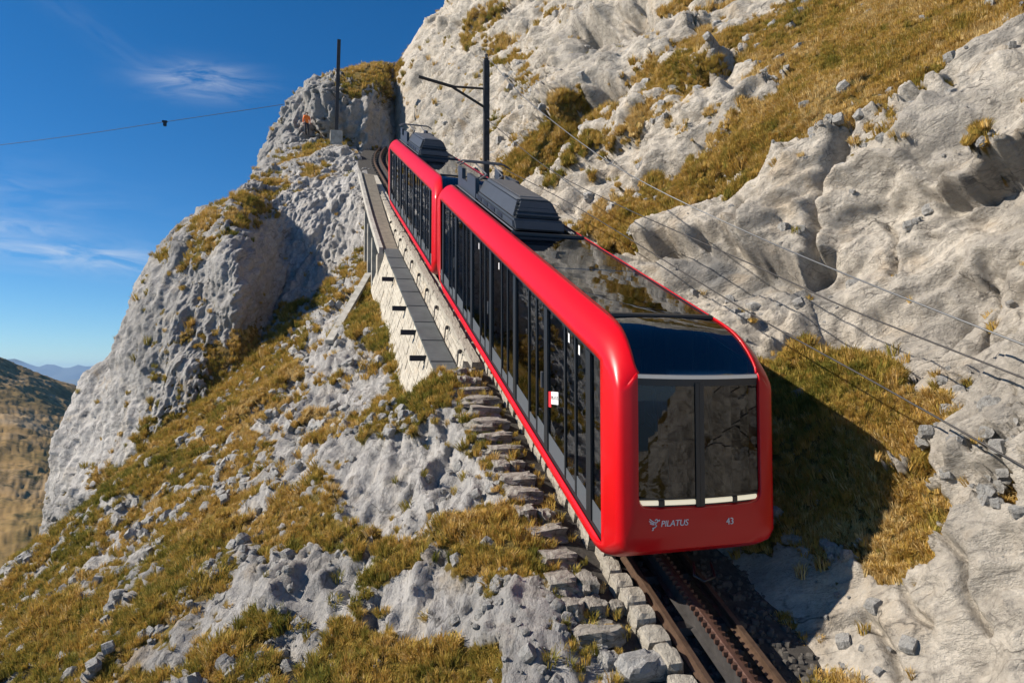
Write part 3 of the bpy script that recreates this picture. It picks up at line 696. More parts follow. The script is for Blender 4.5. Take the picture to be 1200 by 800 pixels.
for nm, want in (('mountain_slope', 6000), ('rock_wall', 2600)):
    p, n_, d_ = scatter(nm, want, 1, lambda P, tm, dist: (0.10+(tm*(1-tm)*4))*(nn_z(nm) > 0.45)*(fbm(P.reshape(-1, 3)*0.7+90, 3).reshape(tm.shape) > 0.02)/np.clip(dist/9, 0.8, 9)**1.4*(np.abs(P[..., 0]) > 1.3), rng, maxD=40)
    sp_.append(p); sn_.append(n_); sdist.append(d_)
sp_, sn_, sdist = map(np.concatenate, (sp_, sn_, sdist))
instancer('loose_scree', sp_, orient(sn_, 0.5, rng), 0.025+0.16*rng.random(len(sp_))**3.5*np.clip(sdist/10, 1, 2), rng.random(len(sp_)), rng.integers(0, 4, len(sp_)), SCREE, kind='stuff')

bs = rng.uniform(-4.5, 2.0, 1500); bc = np.where(rng.random(1500) < 0.55, rng.uniform(0.48, 1.5, 1500), rng.uniform(-0.36, 0.36, 1500))
BAL = [bpy.data.objects.new('ballast_stone', stone_mesh(50+i, plain('oily_ballast', (0.075, 0.066, 0.056), 0.9, noise=0.5, nscale=9), 1, 0.5, 0.2)) for i in range(3)]
instancer('track_ballast', np.stack([bc, bs, G*bs-0.255], -1), orient(np.tile([0, 0, 1.0], (1500, 1)), 0.5, rng), 0.03+0.07*rng.random(1500)**2, rng.random(1500), rng.integers(0, 3, 1500), BAL, kind='stuff')

# ------------------------------------------------------------------ the rack line
path = list(np.arange(-7, 36, 1.0))+list(np.arange(36, 54, 0.75))
for name_, p_, lo_ in (('track_bed', [q for q in path if q <= 8.01], -1.18), ('track_bed', [8.01]+[q for q in path if 8.01 < q < 29.5], -0.93), ('track_bed', [q for q in path if q > 28.5], -1.5)):
    mb = MB(); mb.sweep([(lo_-.17 if lo_ < -1 else -.90, -1.6), (lo_, -0.22), (-0.75, -0.27), (0.75, -0.27), (1.36, -0.24), (1.9, -1.2)], p_); mb.build(name_, M['bed'], kind='structure')
trk = empty('rack_railway_track', (0, 0, 0), label='steep rusty rack railway track with toothed centre bar under the red train', cat='railway track')
def rail_prof(c): return [(c-.05, -.14), (c+.05, -.14), (c+.05, -.125), (c+.012, -.11), (c+.012, -.04), (c+.032, -.03), (c+.032, 0), (c-.032, 0), (c-.032, -.03), (c-.012, -.04), (c-.012, -.11), (c-.05, -.125)]
for c in (-.42, .42):
    mb = MB(); mb.sweep(rail_prof(c), path); mb.build('rail', M['rail'], trk)
mb = MB(); mb.sweep([(-.13, -.16), (.13, -.16), (.13, -.15), (.075, -.13), (.075, .03), (-.075, .03), (-.075, -.13), (-.13, -.15)], path); mb.build('rack_girder', M['iron'], trk)
mb = MB(); mb.sweep([(-.045, .032), (.045, .032), (.045, .085), (.03, .095), (-.03, .095), (-.045, .085)], path); mb.build('rack_bar', M['rack'], trk)
mb = MB()
for i in range(int((30+4)/0.085)):
    s = -4+i*0.085
    for sg in (-1, 1):
        c0 = float(tc_(s)); z = float(tz(s))
        a, b2 = c0+sg*.045, c0+sg*.10
        mb.add([(a, s-.024, z+.035), (b2, s-.014, z+.035), (b2, s+.014, z+.035+.028*G), (a, s+.024, z+.035+.048*G), (a, s-.024, z+.085), (b2, s-.014, z+.085), (b2, s+.014, z+.085), (a, s+.024, z+.085+.04*G)],
               [(0,3,2,1),(4,5,6,7),(0,1,5,4),(1,2,6,5),(2,3,7,6),(3,0,4,7)])
mb.build('rack_teeth', M['rack'], trk, kind='stuff')
slp = None
for i in range(66):
    s = -4.2+i*0.86
    if slp is None:
        mb = MB(); mb.hexa([(-.66, -.1, -.25), (.66, -.1, -.25), (.66, .1, -.16), (-.66, .1, -.16)], [(-.62, -.07, -.165), (.62, -.07, -.165), (.62, .07, -.135), (-.62, .07, -.135)])
        slp = mb.mesh('sleeper', M['iron'])
    o = link('sleeper', slp, trk); o.location = (float(tc_(s)), s, float(tz(s)))

# kerb of rough blocks beside the left rail, and the walls that carry the line further up
STONES = [stone_mesh(i, M['stone'], 3, 0.6, 0.25) for i in range(7)]
CREAM = [stone_mesh(60+i, M['wall_stone'], 2, 0.97, 0.022) for i in range(7)]
KERB = [stone_mesh(80+i, M['wall_stone'], 2, 0.72, 0.09) for i in range(5)]
def put(me, parent, c, s, h, size, rz=0.0, rx=0.0, ry=0.0, name='stone', z=None):
    o = link(name, me, parent); o.location = (c, s, float(tz(s))+h if z is None else z); o.scale = size; o.rotation_euler = (rx, ry, rz); return o
slope = math.atan(G)
kb = empty('track_kerb', (-0.75, 0, 0), label='row of rough pale kerb blocks along the left rail below the train', cat='kerb')
s = -3.6
while s < 8.2:
    ln = rnd.uniform(0.24, 0.40); w = rnd.uniform(0.20, 0.27) if s > 0.6 else rnd.uniform(0.26, 0.36)
    o = put(rnd.choice(KERB), kb, -0.53-w/2+rnd.uniform(-.02, .02)+0.75, s+ln/2, -0.16+rnd.uniform(-.03, .02), (w, ln*0.97, 0.24), rnd.uniform(-.08, .08), slope+rnd.uniform(-.05, .05)); s += ln
sw = empty('stone_stairway', (-1.5, 0, 0), label='flight of rough grey stone steps climbing along the left side of the track', cat='steps')
s = 0.15; k = 0
while s < 7.5:
    st = rnd.uniform(0.40, 0.5); wid = rnd.uniform(0.54, 0.72); split = rnd.random() < 0.4
    cc = -1.36+rnd.uniform(-.05, .05)+0.012*max(0, s-3)
    hh = -0.20+rnd.uniform(-.02, .03)
    if split:
        f = rnd.uniform(0.4, 0.65)
        put(rnd.choice(STONES), sw, cc-wid/2+wid*f/2+1.5, s, hh, (wid*f*0.97, st*0.95, 0.27), rnd.uniform(-.12, .12), rnd.uniform(-.06, .1), rnd.uniform(-.08, .08))
        put(rnd.choice(STONES), sw, cc+wid/2-wid*(1-f)/2+1.5, s+rnd.uniform(-.05, .05), hh-0.02, (wid*(1-f)*0.97, st*0.9, 0.25), rnd.uniform(-.15, .15), rnd.uniform(-.06, .1), rnd.uniform(-.08, .08))
    else:
        put(rnd.choice(STONES), sw, cc+1.5, s, hh, (wid, st*0.92, 0.25), rnd.uniform(-.12, .12), rnd.uniform(-.05, .1), rnd.uniform(-.06, .06))
    s += st; k += 1
def boulder(px, py, h, size, seed, mat, label, rz=0.3, name='boulder'):
    r = FW+RT*(px-600)/FPX+UP*(400-py)/FPX
    D = (h-(CAM[2]-G*CAM[1]))/(r[2]-G*r[1]); p = CAM+D*r
    me = stone_mesh(seed, mat, 4, 0.5, 0.17); o = link(name, me, None, label=label, cat='boulder')
    o.location = p; o.scale = size; o.rotation_euler = (0.3, 0.1, rz); return o
boulder(752, 782, -0.16, (0.62, 0.34, 0.30), 201, M['white_stone'], 'large white boulder at the foot of the stone steps beside the rail', 0.2)
boulder(715, 742, -0.2, (0.36, 0.2, 0.16), 202, M['ochre_stone'], 'flat boulder with yellow lichen at the bottom of the steps', 0.1)
boulder(722, 712, -0.2, (0.22, 0.2, 0.18), 203, M['stone'], 'small grey boulder between the lowest step and the kerb blocks')
boulder(715, 775, -0.22, (0.24, 0.22, 0.2), 204, M['white_stone'], 'small white boulder left of the large white boulder')

# walls for the line
wl = empty('retaining_wall', (0, 0, 0), label='cream masonry retaining wall carrying the track above the slope', cat='wall')
mb = MB(); mb.sweep([(-1.36, -1.9), (-0.62, -1.9), (-0.62, -.17), (-1.02, -.17)], list(np.arange(7.65, 34, 1.0))); mb.build('wall_core', M['mortar'], wl)
mb = MB(); mb.sweep([(-2.22, -2.4), (-1.12, -2.4), (-1.12, -.70), (-1.73, -.70)], list(np.arange(7.6, 20.2, 0.75))); mb.build('lower_wall_core', M['mortar'], wl)
s = 7.6
while s < 30:
    ln = rnd.uniform(0.5, 0.85)
    put(rnd.choice(CREAM), wl, -0.955+rnd.uniform(-.012, .012), s+ln/2, -0.17, (0.22, ln*1.085, 0.19), 0, slope); s += ln
def course(p0, p1, f0, f1, sa, sb, lens, mat, proud):
    """one course of squared rubble in the wall face that runs from (c, h) p0 down to p1"""
    p0, p1 = np.array(p0), np.array(p1); d = p1-p0; n_ = np.array([d[1], -d[0]]); n_ = n_/np.linalg.norm(n_); n_ = n_ if n_[0] < 0 else -n_
    st = sa
    while st < sb:
        ln = rnd.uniform(*lens); e = st+ln; q = []
        for dep in (-0.06, 1):
            o_ = proud+rnd.uniform(-.008, .012) if dep == 1 else dep
            for (ss, ff) in ((st+.008, f0), (e-.008, f0), (e-.008, f1), (st+.008, f1)):
                j = rnd.uniform(-.012, .012); c, h = p0+d*(ff+(.006 if ff == f0 else -.006)+j*.5)+n_*(o_+(rnd.uniform(-.006, .006) if dep == 1 else 0)); q.append((c, ss+j, h+float(tz(ss+j))))
        mb = MB(); mb.hexa(q[:4], q[4:]); mb.build('stone', mat, wl, bevel=0.012); st = e
for row in range(3): course((-1.02, -.20), (-1.13, -.72), row/3, (row+1)/3, 7.66, 22, (0.45, 0.8), M['wall_stone'], 0.02)
for row in range(6): course((-1.73, -.72), (-2.22, -2.4), row/6, (row+1)/6, 7.62+rnd.uniform(0, .15), 19.3, (0.4, 0.75), M['wall_stone'], 0.015)
for row in range(3):                        # lower end of the wall
    for k in range(3):
        put(rnd.choice(CREAM), wl, -1.28-0.22*k-0.05*row+rnd.uniform(-.02, .02), 7.57, -0.62-0.22*row, (0.23, 0.2, 0.21), 0, 0)
for s in np.arange(8.6, 24, 1.55):          # iron anchors in the wall face
    mb = MB(); z = float(tz(s))
    mb.tube([(-1.0, s, z-.24), (-1.16, s, z-.24), (-1.19, s, z-.58)], 0.018, 6); mb.box((-1.15, s-.05, z-.30), (-1.09, s+.05, z-.2)); mb.build('anchor', M['iron'], wl)
wk = empty('walkway', (0, 0, 0), label='narrow service walkway of dark slate panels on top of the retaining wall', cat='walkway')
s = 7.62
while s < 19.2:
    ln = 1.32; e = s+ln-0.02; z0, z1 = float(tz(s)), float(tz(e)); j = rnd.uniform(-.012, .012)
    mb = MB(); mb.hexa([(-1.77+j, s, z0-.70), (-1.14+j, s, z0-.70), (-1.14+j, e, z1-.70), (-1.77+j, e, z1-.70)], [(-1.77+j, s, z0-.62), (-1.20+j, s, z0-.62), (-1.20+j, e, z1-.635), (-1.77+j, e, z1-.635)])
    mb.build('panel', M['slate'], wk, bevel=0.006); s += ln
for s in (9.6, 11.3, 13.2, 16.1):
    mb = MB(); z = float(tz(s)); mb.box((-2.18, s-.06, z-.90), (-1.70, s+.06, z-.76)); mb.build('bracket', M['black'], wk)
mb = MB(); seg = np.linspace(19.3, 31, 14); vs, fs = [], []
for st in seg:
    z = float(tz(st)); u = (st-19.3)/11.7; hz = -.66+1.0*u**1.3; cl = -1.80+0.02*u; cr = -1.20+0.12*u
    vs += [(cl, st, z+hz), (cr, st, z+hz), (cr, st, z+hz-.16), (cl, st, z+hz-.16)]
for i in range(len(seg)-1):
    for k in range(4): fs.append((i*4+k, (i+1)*4+k, (i+1)*4+(k+1) % 4, i*4+(k+1) % 4))
fs += [(0, 1, 2, 3), tuple(len(vs)-4+k for k in (3, 2, 1, 0))]; mb.add(vs, fs); mb.build('concrete_deck', M['concrete_brown'], wk)
mb = MB(); vs, fs = [], []
for st in seg:
    z = float(tz(st)); u = (st-19.3)/11.7; hz = -.66+1.0*u**1.3; cl = -1.80+0.02*u
    vs += [(cl-.16, st, z+hz+.10), (cl-.003, st, z+hz+.10), (cl-.003, st, z+hz-.22), (cl-.16, st, z+hz-.22)]
for i in range(len(seg)-1):
    for k in range(4): fs.append((i*4+k, (i+1)*4+k, (i+1)*4+(k+1) % 4, i*4+(k+1) % 4))
fs += [(0, 1, 2, 3), tuple(len(vs)-4+k for k in (3, 2, 1, 0))]; mb.add(vs, fs); mb.build('edge_beam', M['concrete'], wk)
for i, s in enumerate((19.45, 21.6, 23.6, 25.4)):
    z = float(tz(s)); u = max(0, s-19.3)/11.7; top = z-.66+1.0*u**1.3-.22; c = -1.86; bot = z-3.4-0.15*i
    mb = MB(); w_ = .26 if i == 0 else .15; mb.box((c-.17, s-w_, bot), (c+.14, s+w_, top-.003)); mb.build('post', M['wall_stone'] if i == 0 else M['concrete'], wk, bevel=0.012)
def on_left(px, py):
    r = FW+RT*(px-600)/FPX+UP*(400-py)/FPX
    for D in np.arange(4, 50, 0.05):
        p = CAM+D*r
        if p[0] < -1.1 and p[2] < z_left(p[0], p[1]): return p
    return CAM+30*r
pa, pb = on_left(432, 328), on_left(386, 404)
ch = MB(); ch.bar(pa+np.array([0, 0, .25]), pb+np.array([0, 0, .10]), 0.30, 0.16); ch.build('concrete_chute', M['concrete'], None, bevel=0.015, label='slanting concrete chute running down the grassy slope from the wall', cat='chute')

# ------------------------------------------------------------------ the two cars
LEN = 11.75
SEC = [(0,.34),(.55,.34),(.90,.345),(1.02,.38),(1.07,.46),(1.09,.64),(1.09,2.95),(1.085,3.03),(1.06,3.13),(1.01,3.22),(.94,3.30),(.86,3.36),(.78,3.395),(.40,3.41),(0,3.415)]
GLOOP = [(0,1.37),(.45,1.37),(.70,1.37),(.80,1.385),(.85,1.43),(.872,1.50),(.872,2.90),(.872,2.95),(.870,2.98),(.865,3.0),(.845,3.01),(.80,3.02),(.78,3.025),(.40,3.03),(0,3.03)]
def car_shift(p): return (p[0], p[1], p[2]+G*p[1])
def sec_at(t):
    """cross-section t metres in from an end"""
    r = 0.085; ins = r-math.sqrt(max(0, r*r-(r-min(t, r))**2)); ins *= 0.75
    drop = 0.35*(max(0, 1-t/0.87))**3.6
    out = []
    for c, h in SEC:
        w = min(1, max(0, (h-2.55)/0.75)); w = w*w*(3-2*w)
        c2 = c*(1-ins/1.09) if c > .9 else c*(1-ins/1.09*(c/.9)); h2 = h-drop*w
        lift = 0.53*max(0, 1-t/0.85)**1.5
        if h < .6: h2 += lift
        elif h < .7: h2 += max(0, lift-0.15)
        out.append((c2, h2))
    f = 0.5*max(0, 1-t/0.87)**1.5; lp = lambda a, b, k: (a[0]*(1-k)+b[0]*k, a[1]*(1-k)+b[1]*k)
    out[12] = lp(out[12], out[10], f); out[11] = lp(out[11], out[10], f*.6)
    return out
def bulge(c, t0=0.0): return -0.055*(1-min(1, (c/1.05)**2))-t0
SST = [0, .012, .035, .07, .12, .17, .28, .40, .50, .66, .87]
def text_mesh(txt, size, mat, shear=0.0, extr=0.003, space=1.0):
    cu = bpy.data.curves.new('lettering', 'FONT'); cu.body = txt; cu.size = size; cu.align_x = 'CENTER'; cu.align_y = 'CENTER'; cu.shear = shear; cu.extrude = extr; cu.resolution_u = 3; cu.space_character = space
    o = bpy.data.objects.new('lettering', cu); COL.objects.link(o); bpy.context.view_layer.update()
    me = bpy.data.meshes.new_from_object(o.evaluated_get(bpy.context.evaluated_depsgraph_get())); bpy.data.objects.remove(o); bpy.data.curves.remove(cu)
    me.materials.clear(); me.materials.append(mat); return me
WIN = [0.92+1.66*i for i in range(7)]        # broad posts; the last one at 10.88
def rail_car(s0, label, number):
    root = empty('rail_car', (0, s0, float(G*s0)), label=label, cat='rail car', group='coupled cars of the red mountain train')
    # --- shell
    stations = SST+[2.0, 4.0, 5.45, 6.0, 8.0, 10.0]+[LEN-x for x in reversed(SST)]
    mb = MB(car_shift); n = len(SEC); full = 2*n-2; vs, fs = [], []
    for st in stations:
        sc = sec_at(min(st, LEN-st)); ring = [(c, st, h) for c, h in sc]+[(-c, st, h) for c, h in sc[-2:0:-1]]
        vs += ring
    for i in range(len(stations)-1):
        a, b = stations[i], stations[i+1]
        for k in range(full):
            j = k if k < n-1 else full-1-k            # 0..n-2 on either side
            if j == 5 and a >= 0.499 and b <= LEN-0.499: continue       # side windows
            if j >= 12: continue                        # glass roof and visor
            fs.append((i*full+k, (i+1)*full+k, (i+1)*full+(k+1) % full, i*full+(k+1) % full))
    # closing frames round the end glass
    for end in (0, 1):
        st = 0 if end == 0 else LEN; sg = 1 if end == 0 else -1
        b0 = 0 if end == 0 else (len(stations)-1)*full
        lv = []
        outer = [vs[b0+k] for k in range(full)]
        gl = [(c, h) for c, h in GLOOP]+[(-c, h) for c, h in GLOOP[-2:0:-1]]
        for q in (11, 12): gl[q] = (outer[q][0], outer[q][2]); gl[full-q] = (outer[full-q][0], outer[full-q][2])
        layers = []
        for f in (0.35, 0.75, 1.0):
            base_i = len(vs)
            for k in range(full):
                o_ = outer[k]; g_ = gl[k]; c = o_[0]*(1-f)+g_[0]*f; h = o_[2]*(1-f)+g_[1]*f
                kk = k if k < n else full-k; tp = 1.0 if kk < 10 else (0.5 if kk == 10 else 0.0)
                vs.append((c, st+sg*tp*(bulge(c)*min(1, f*1.3)-0.012*min(1, f*3)), h))
            layers.append(base_i)
        # recessed lip
        base_i = len(vs)
        for k in range(full):
            v = vs[layers[-1]+k]; kk = k if k < n else full-k; vs.append((v[0]*(0.985 if kk < 10 else 1.0), v[1]+sg*(0.03 if kk < 10 else 0.002), v[2]-(0.0 if kk < 10 else 0.01)))
        layers.append(base_i)
        prev = b0
        for L_ in layers:
            for k in range(full):
                j = k if k < n-1 else full-1-k
                if j >= 12: continue
                fs.append((prev+k, prev+(k+1) % full, L_+(k+1) % full, L_+k))
            prev = L_
    mb.add(vs, fs); o = mb.build('body', M['red'], root, sm=True)
    o.data.set_sharp_from_angle(angle=R(48))
    sol = o.modifiers.new('thickness', 'SOLIDIFY'); sol.thickness = 0.02; sol.offset = -1
    # --- end glass
    for end in (0, 1):
        st = 0 if end == 0 else LEN; sg = 1 if end == 0 else -1
        f_ = empty_part = None
        for (c0, c1) in ((-.847, -.075), (.03, .847)):
            mb = MB(car_shift); vs, fs = [], []; nx = 7
            for i in range(nx):
                c = c0+(c1-c0)*i/(nx-1); y = st+sg*(bulge(c)+0.004)
                lo = 1.50+(0.03 if (i == 0 and c0 < -.5) or (i == nx-1 and c1 > .5) else 0)
                vs += [(c, y, lo), (c, y, 2.86)]
            fs = [(2*i, 2*i+2, 2*i+3, 2*i+1) for i in range(nx-1)]; mb.add(vs, fs); mb.build('windscreen', M['glass_front'], root)
        def strip(name, mat, c0, c1, h0, h1, dy, nx=9):
            mb = MB(car_shift)
            for i in range(nx-1):
                a, b = c0+(c1-c0)*i/(nx-1), c0+(c1-c0)*(i+1)/(nx-1); ya, yb = st+sg*(bulge(a)+dy), st+sg*(bulge(b)+dy); yi = sg*0.03
                mb.hexa([(a, ya, h0), (b, yb, h0), (b, yb+yi, h0), (a, ya+yi, h0)], [(a, ya, h1), (b, yb, h1), (b, yb+yi, h1), (a, ya+yi, h1)])
            return mb.build(name, mat, root)
        strip('door_post', M['black'], -.085, -.03, 1.36, 2.90, -0.012, 3)
        strip('door_post', M['black'], -.022, .04, 1.36, 2.90, -0.004, 3)
        strip('windscreen_frame', M['black'], -.868, .868, 2.862, 2.945, 0.002)
        strip('windscreen_frame', M['black'], -.845, .845, 1.372, 1.405, 0.012)
        strip('windscreen_frame', M['black'], -.871, -.847, 1.50, 2.86, 0.002, 2); strip('windscreen_frame', M['black'], .847, .871, 1.50, 2.86, 0.002, 2)
        strip('light_strip', M['lampdim'], -.862, .862, 2.95, 2.995, -0.004)
        for a, b in ((-.82, -.59), (-.51, -.088), (.045, .445), (.515, .82)):
            strip('light_strip', M['lamp'], a, b, 1.415, 1.465, 0.004, 4)
        for a, b in ((-.588, -.512), (.447, .513)): strip('lamp_holder', M['black'], a, b, 1.408, 1.476, -0.004, 3)
        strip('windscreen_frame', M['black'], -.845, .845, 1.474, 1.50, 0.010)
        # visor
        vst = [x for x in SST]; vs, fs = [], []; cs = [-.797, -.6, -.4, -.2, 0, .2, .4, .6, .797]
        for q, t in enumerate([-1]+vst):
            sc = sec_at(max(t, 0)); hA, hB, hC = sc[12][1], sc[13][1], sc[14][1]
            for c in cs:
                h = np.interp(abs(c), [0, .4, .78], [hC, hB, hA])-0.008
                if t >= 0: c = c*(sc[12][0]+0.017)/.797
                if t < 0: vs.append((c*1.06, st+sg*(bulge(c)+0.0), 2.998))
                else:
                    e = max(0, 1-t/0.25)**2; vs.append((c, st+sg*(t+bulge(c)*e*0.9), h))
        m_ = len(cs)
        for q in range(len(vst)):
            for i in range(m_-1): fs.append((q*m_+i, q*m_+i+1, (q+1)*m_+i+1, (q+1)*m_+i))
        mb = MB(car_shift); mb.add(vs, fs); v_ = mb.build('visor', M['glass_roof'], root, sm=True)
    # lettering on the lower front panel
    def on_front(me, c, h, name, dy=-0.012):
        o = link(name, me, root); f = 0.42
        o.location = (c, bulge(c)-0.016+dy, h+G*(bulge(c)+dy)); o.rotation_euler = (R(90), 0, math.atan(0.1*c)); return o
    on_front(text_mesh('PILATUS', 0.104, M['white'], 0.18, space=0.95), -.40, 1.21, 'lettering')
    if number: on_front(text_mesh(number, 0.115, M['white']), .38, 1.185, 'number')
    # winged dragon mark beside the name
    mk = MB()
    def stroke(pts, w):
        for a, b in zip(pts[:-1], pts[1:]): mk.bar((a[0], 0, a[1]), (b[0], 0, b[1]), w, 0.006, up=(0, 1, 0))
    stroke([(-.09, .07), (-.055, .04), (-.02, .02), (.02, .01), (.045, .04), (.02, .065), (-.005, .045)], .013)
    stroke([(-.10, .04), (-.06, .015), (-.02, 0)], .012); stroke([(-.085, .005), (-.05, -.01), (-.015, -.015)], .012)
    stroke([(.0, .0), (.02, -.035), (-.01, -.06), (-.045, -.065), (-.03, -.09), (-.055, -.10)], .012); stroke([(.045, .04), (.075, .055), (.06, .03)], .010)
    o = link('dragon_mark', mk.mesh('dragon_mark', M['white']), root); o.scale = (.8, .8, .8); o.location = (-.655, bulge(-.655)-.034, 1.215-.02); o.rotation_euler = (0, 0, math.atan(.1*-.655))
    # --- sides
    def sbox(name, mat, sg, a, b, h0, h1, c0, c1):
        mb = MB(car_shift); mb.box((min(sg*c0, sg*c1), a, h0), (max(sg*c0, sg*c1), b, h1)); return mb.build(name, mat, root)
    for sg in (-1, 1):
        sbox('sill_rail', M['black'], sg, .502, LEN-.502, .642, .70, 1.04, 1.083); sbox('head_rail', M['black'], sg, .502, LEN-.502, 2.90, 2.948, 1.04, 1.083)
        spans = [(0.502, WIN[0]-.075)]
        for i, w in enumerate(WIN):
            sbox('door_post', M['black'], sg, w-.075, w+.075, .702, 2.898, 1.045, 1.10)
            if i < 6:
                e = WIN[i+1]; sbox('mullion', M['black'], sg, w+.46, w+.50, .702, 2.898, 1.05, 1.088); sbox('mullion', M['black'], sg, w+.86, w+.90, .702, 2.898, 1.05, 1.088)
                spans += [(w+.077, w+.458), (w+.502, w+.858), (w+.902, e-.077)]
        spans.append((WIN[6]+.077, LEN-.502))
        for q, (a, b) in enumerate(spans):
            sbox('window', M['glass'], sg, a, b, .98 if q % 3 != 2 else .86, 2.898, 1.062, 1.070)
            sbox('kick_panel', M['kick'], sg, a, b, .702, .978 if q % 3 != 2 else .858, 1.050, 1.076)
        for w in WIN:
            sbox('panel_joint', M['black'], sg, w-.006, w+.006, .40, .638, 1.05, 1.0915)
        for w in (WIN[1]+.2, WIN[3]+.2, WIN[5]+.2): sbox('door_handle', M['steel'], sg, w, w+.03, 1.55, 1.80, 1.07, 1.10)
    # --- roof
    for a, b in ((.89, 3.1), (3.14, 5.42), (5.50, 8.2), (8.24, LEN-.89)):
        mb = MB(car_shift); mb.hexa([(-.77, a, 3.37), (.77, a, 3.37), (.77, b, 3.37), (-.77, b, 3.37)], [(-.77, a, 3.385), (.77, a, 3.385), (.77, b, 3.385), (-.77, b, 3.385)]); mb.build('roof_glass', M['glass_roof'], root)
    for a in (.85, 5.44, LEN-.91):
        mb = MB(car_shift); mb.box((-.78, a, 3.36), (.78, a+.055, 3.43)); mb.build('roof_bar', M['black'], root)
    for sg in (-1, 1):
        mb = MB(car_shift); mb.box((sg*.80-.022, .87, 3.35), (sg*.80+.022, LEN-.87, 3.404)); mb.build('roof_seal', M['black'], root)
    # equipment housing with the pantograph behind it
    mb = MB(car_shift)
    mb.hexa([(-.64, 5.75, 3.40), (.52, 5.75, 3.40), (.52, 9.0, 3.40), (-.64, 9.0, 3.40)], [(-.64, 5.85, 3.62), (.52, 5.85, 3.62), (.52, 9.0, 3.62), (-.64, 9.0, 3.62)])
    pod = mb.build('equipment_housing', M['darkgrey'], root, bevel=0.05, sm=True); pod.data.set_sharp_from_angle(angle=R(40))
    mb = MB(car_shift)
    mb.hexa([(-.61, 5.90, 3.60), (.49, 5.90, 3.60), (.49, 8.9, 3.60), (-.61, 8.9, 3.60)], [(-.42, 6.12, 4.0), (.33, 6.12, 4.0), (.33, 8.9, 4.0), (-.42, 8.9, 4.0)])
    o = mb.build('housing_cover', M['darkgrey'], pod, bevel=0.06, sm=True); o.data.set_sharp_from_angle(angle=R(40))
    for k in range(5):
        f = k/4; mb = MB(car_shift); h = 3.68+.07*k; y = 5.925+.055*k; w0 = .55-.037*k
        mb.box((-w0-.04, y-.006, h), (w0-.09, y+.05, h+.022)); mb.build('louvre', M['black'], pod)
    mb = MB(car_shift); mb.box((-.30, 6.4, 3.985), (.21, 8.7, 4.015)); mb.build('hatch', M['steel'], pod, bevel=0.01)
    for c in (-.60, .46):
        mb = MB(car_shift); t = .05
        prof = [(9.0, 3.40), (11.0, 3.40), (11.0, 3.98), (10.5, 3.98), (10.5, 3.70), (9.9, 3.70), (9.9, 3.95), (9.0, 3.95)]
        vs = [(c-t, y, h) for y, h in prof]+[(c+t, y, h) for y, h in prof]; q = len(prof)
        fs = [tuple(range(q)), tuple(range(2*q-1, q-1, -1))]+[(i, (i+1) % q, q+(i+1) % q, q+i) for i in range(q)]
        mb.add(vs, fs); mb.build('side_shield', M['darkgrey'], root)
    for c in (-.70, .58, .64):
        mb = MB(car_shift); mb.tube([(c, 5.6, 3.43), (c, 8.0, 3.43), (c, 10.9, 3.43)], .018, 6); mb.build('conduit', M['steel'], root)
    for y in (6.6, 7.2, 7.8, 8.4):
        mb = MB(car_shift); mb.box((-.655, y, 3.47), (-.638, y+.36, 3.56)); mb.build('vent', M['black'], pod)
    for c, y in ((-.25, 9.15), (.12, 9.15), (-.08, 9.5)):
        mb = MB(car_shift); mb.tube([(c, y, 3.5), (c, y, 3.60), (c, y, 3.61), (c, y, 3.70), (c, y, 3.71), (c, y, 3.86)], [.07, .07, .045, .075, .045, .06], 10); mb.build('insulator', M['redsign'], root)
    pg = MB(car_shift); pg.box((-.5, 9.1, 3.42), (.36, 10.9, 3.50)); pan = pg.build('pantograph', M['steel'], root)
    for c in (-.34, .2):
        a = MB(car_shift); a.tube([(c, 10.7, 3.5), (c*.8, 9.3, 4.02)], .03, 6); a.tube([(c*.8, 9.3, 4.02), (c*.9, 10.4, 4.17)], .022, 6); a.build('arm', M['steel'], pan)
    for y in (10.25, 10.55):
        a = MB(car_shift); a.tube([(-.78, y, 4.10), (-.62, y, 4.20), (.48, y, 4.20), (.64, y, 4.10)], .024, 6); a.build('collector_strip', M['steel'], pan)
    for c, y in ((-.2, 9.4), (.1, 9.4), (.1, 10.0)):
        a = MB(car_shift); a.tube([(c, y, 3.5), (c, y, 3.62), (c, y, 3.64), (c, y, 3.72)], [.05, .06, .04, .05], 8); a.build('insulator', M['insul'], pan)
    # --- inside
    mb = MB(car_shift); mb.box((-1.02, 1.0, .60), (1.02, LEN-1.0, .66)); mb.build('floor', M['interior'], root)
    seat = None
    for i in range(6):
        y = WIN[i]+.85
        for c in (-.72, .72):
            if seat is None:
                s_ = MB(); s_.box((-.28, -.42, 0), (.28, 0.0, .12)); s_.box((-.28, -.02, .02), (.28, .10, .82)); s_.box((-.2, -.3, -.5), (.2, -.1, .0)); seat = s_.mesh('seat', M['seat'], 0.02)
            o = link('seat', seat, root); o.location = (c, y, .66+.45+G*y)
    # --- underneath
    mb = MB(car_shift); mb.box((-.66, 1.1, .16), (.66, LEN-1.1, .335)); mb.build('underframe', M['black'], root)
    for y in (1.3, 3.0, LEN-3.0, LEN-1.3):
        for c in (-.42, .42):
            mb = MB(); ns_ = 20
            vs = [(x, .30*math.cos(6.2832*k/ns_), .30*math.sin(6.2832*k/ns_)) for x in (-.045, .045) for k in range(ns_)]
            fs = [tuple(range(ns_))[::-1], tuple(range(ns_, 2*ns_))]+[(k, (k+1) % ns_, ns_+(k+1) % ns_, ns_+k) for k in range(ns_)]
            mb.add(vs, fs); o = mb.build('wheel', M['iron'], root); o.location = (c, y, .30+.01+G*y)
    mb = MB(); mb.tube([(.0, .15, .62), (-.10, -.02, .52), (-.02, -.10, .46), (.18, -.04, .48), (.24, .15, .60)], .018, 6); mb.build('hose', M['black'], root, sm=True)
    return root
car1 = rail_car(0.0, 'front red rail car with large windscreen, nearest the camera', '43')
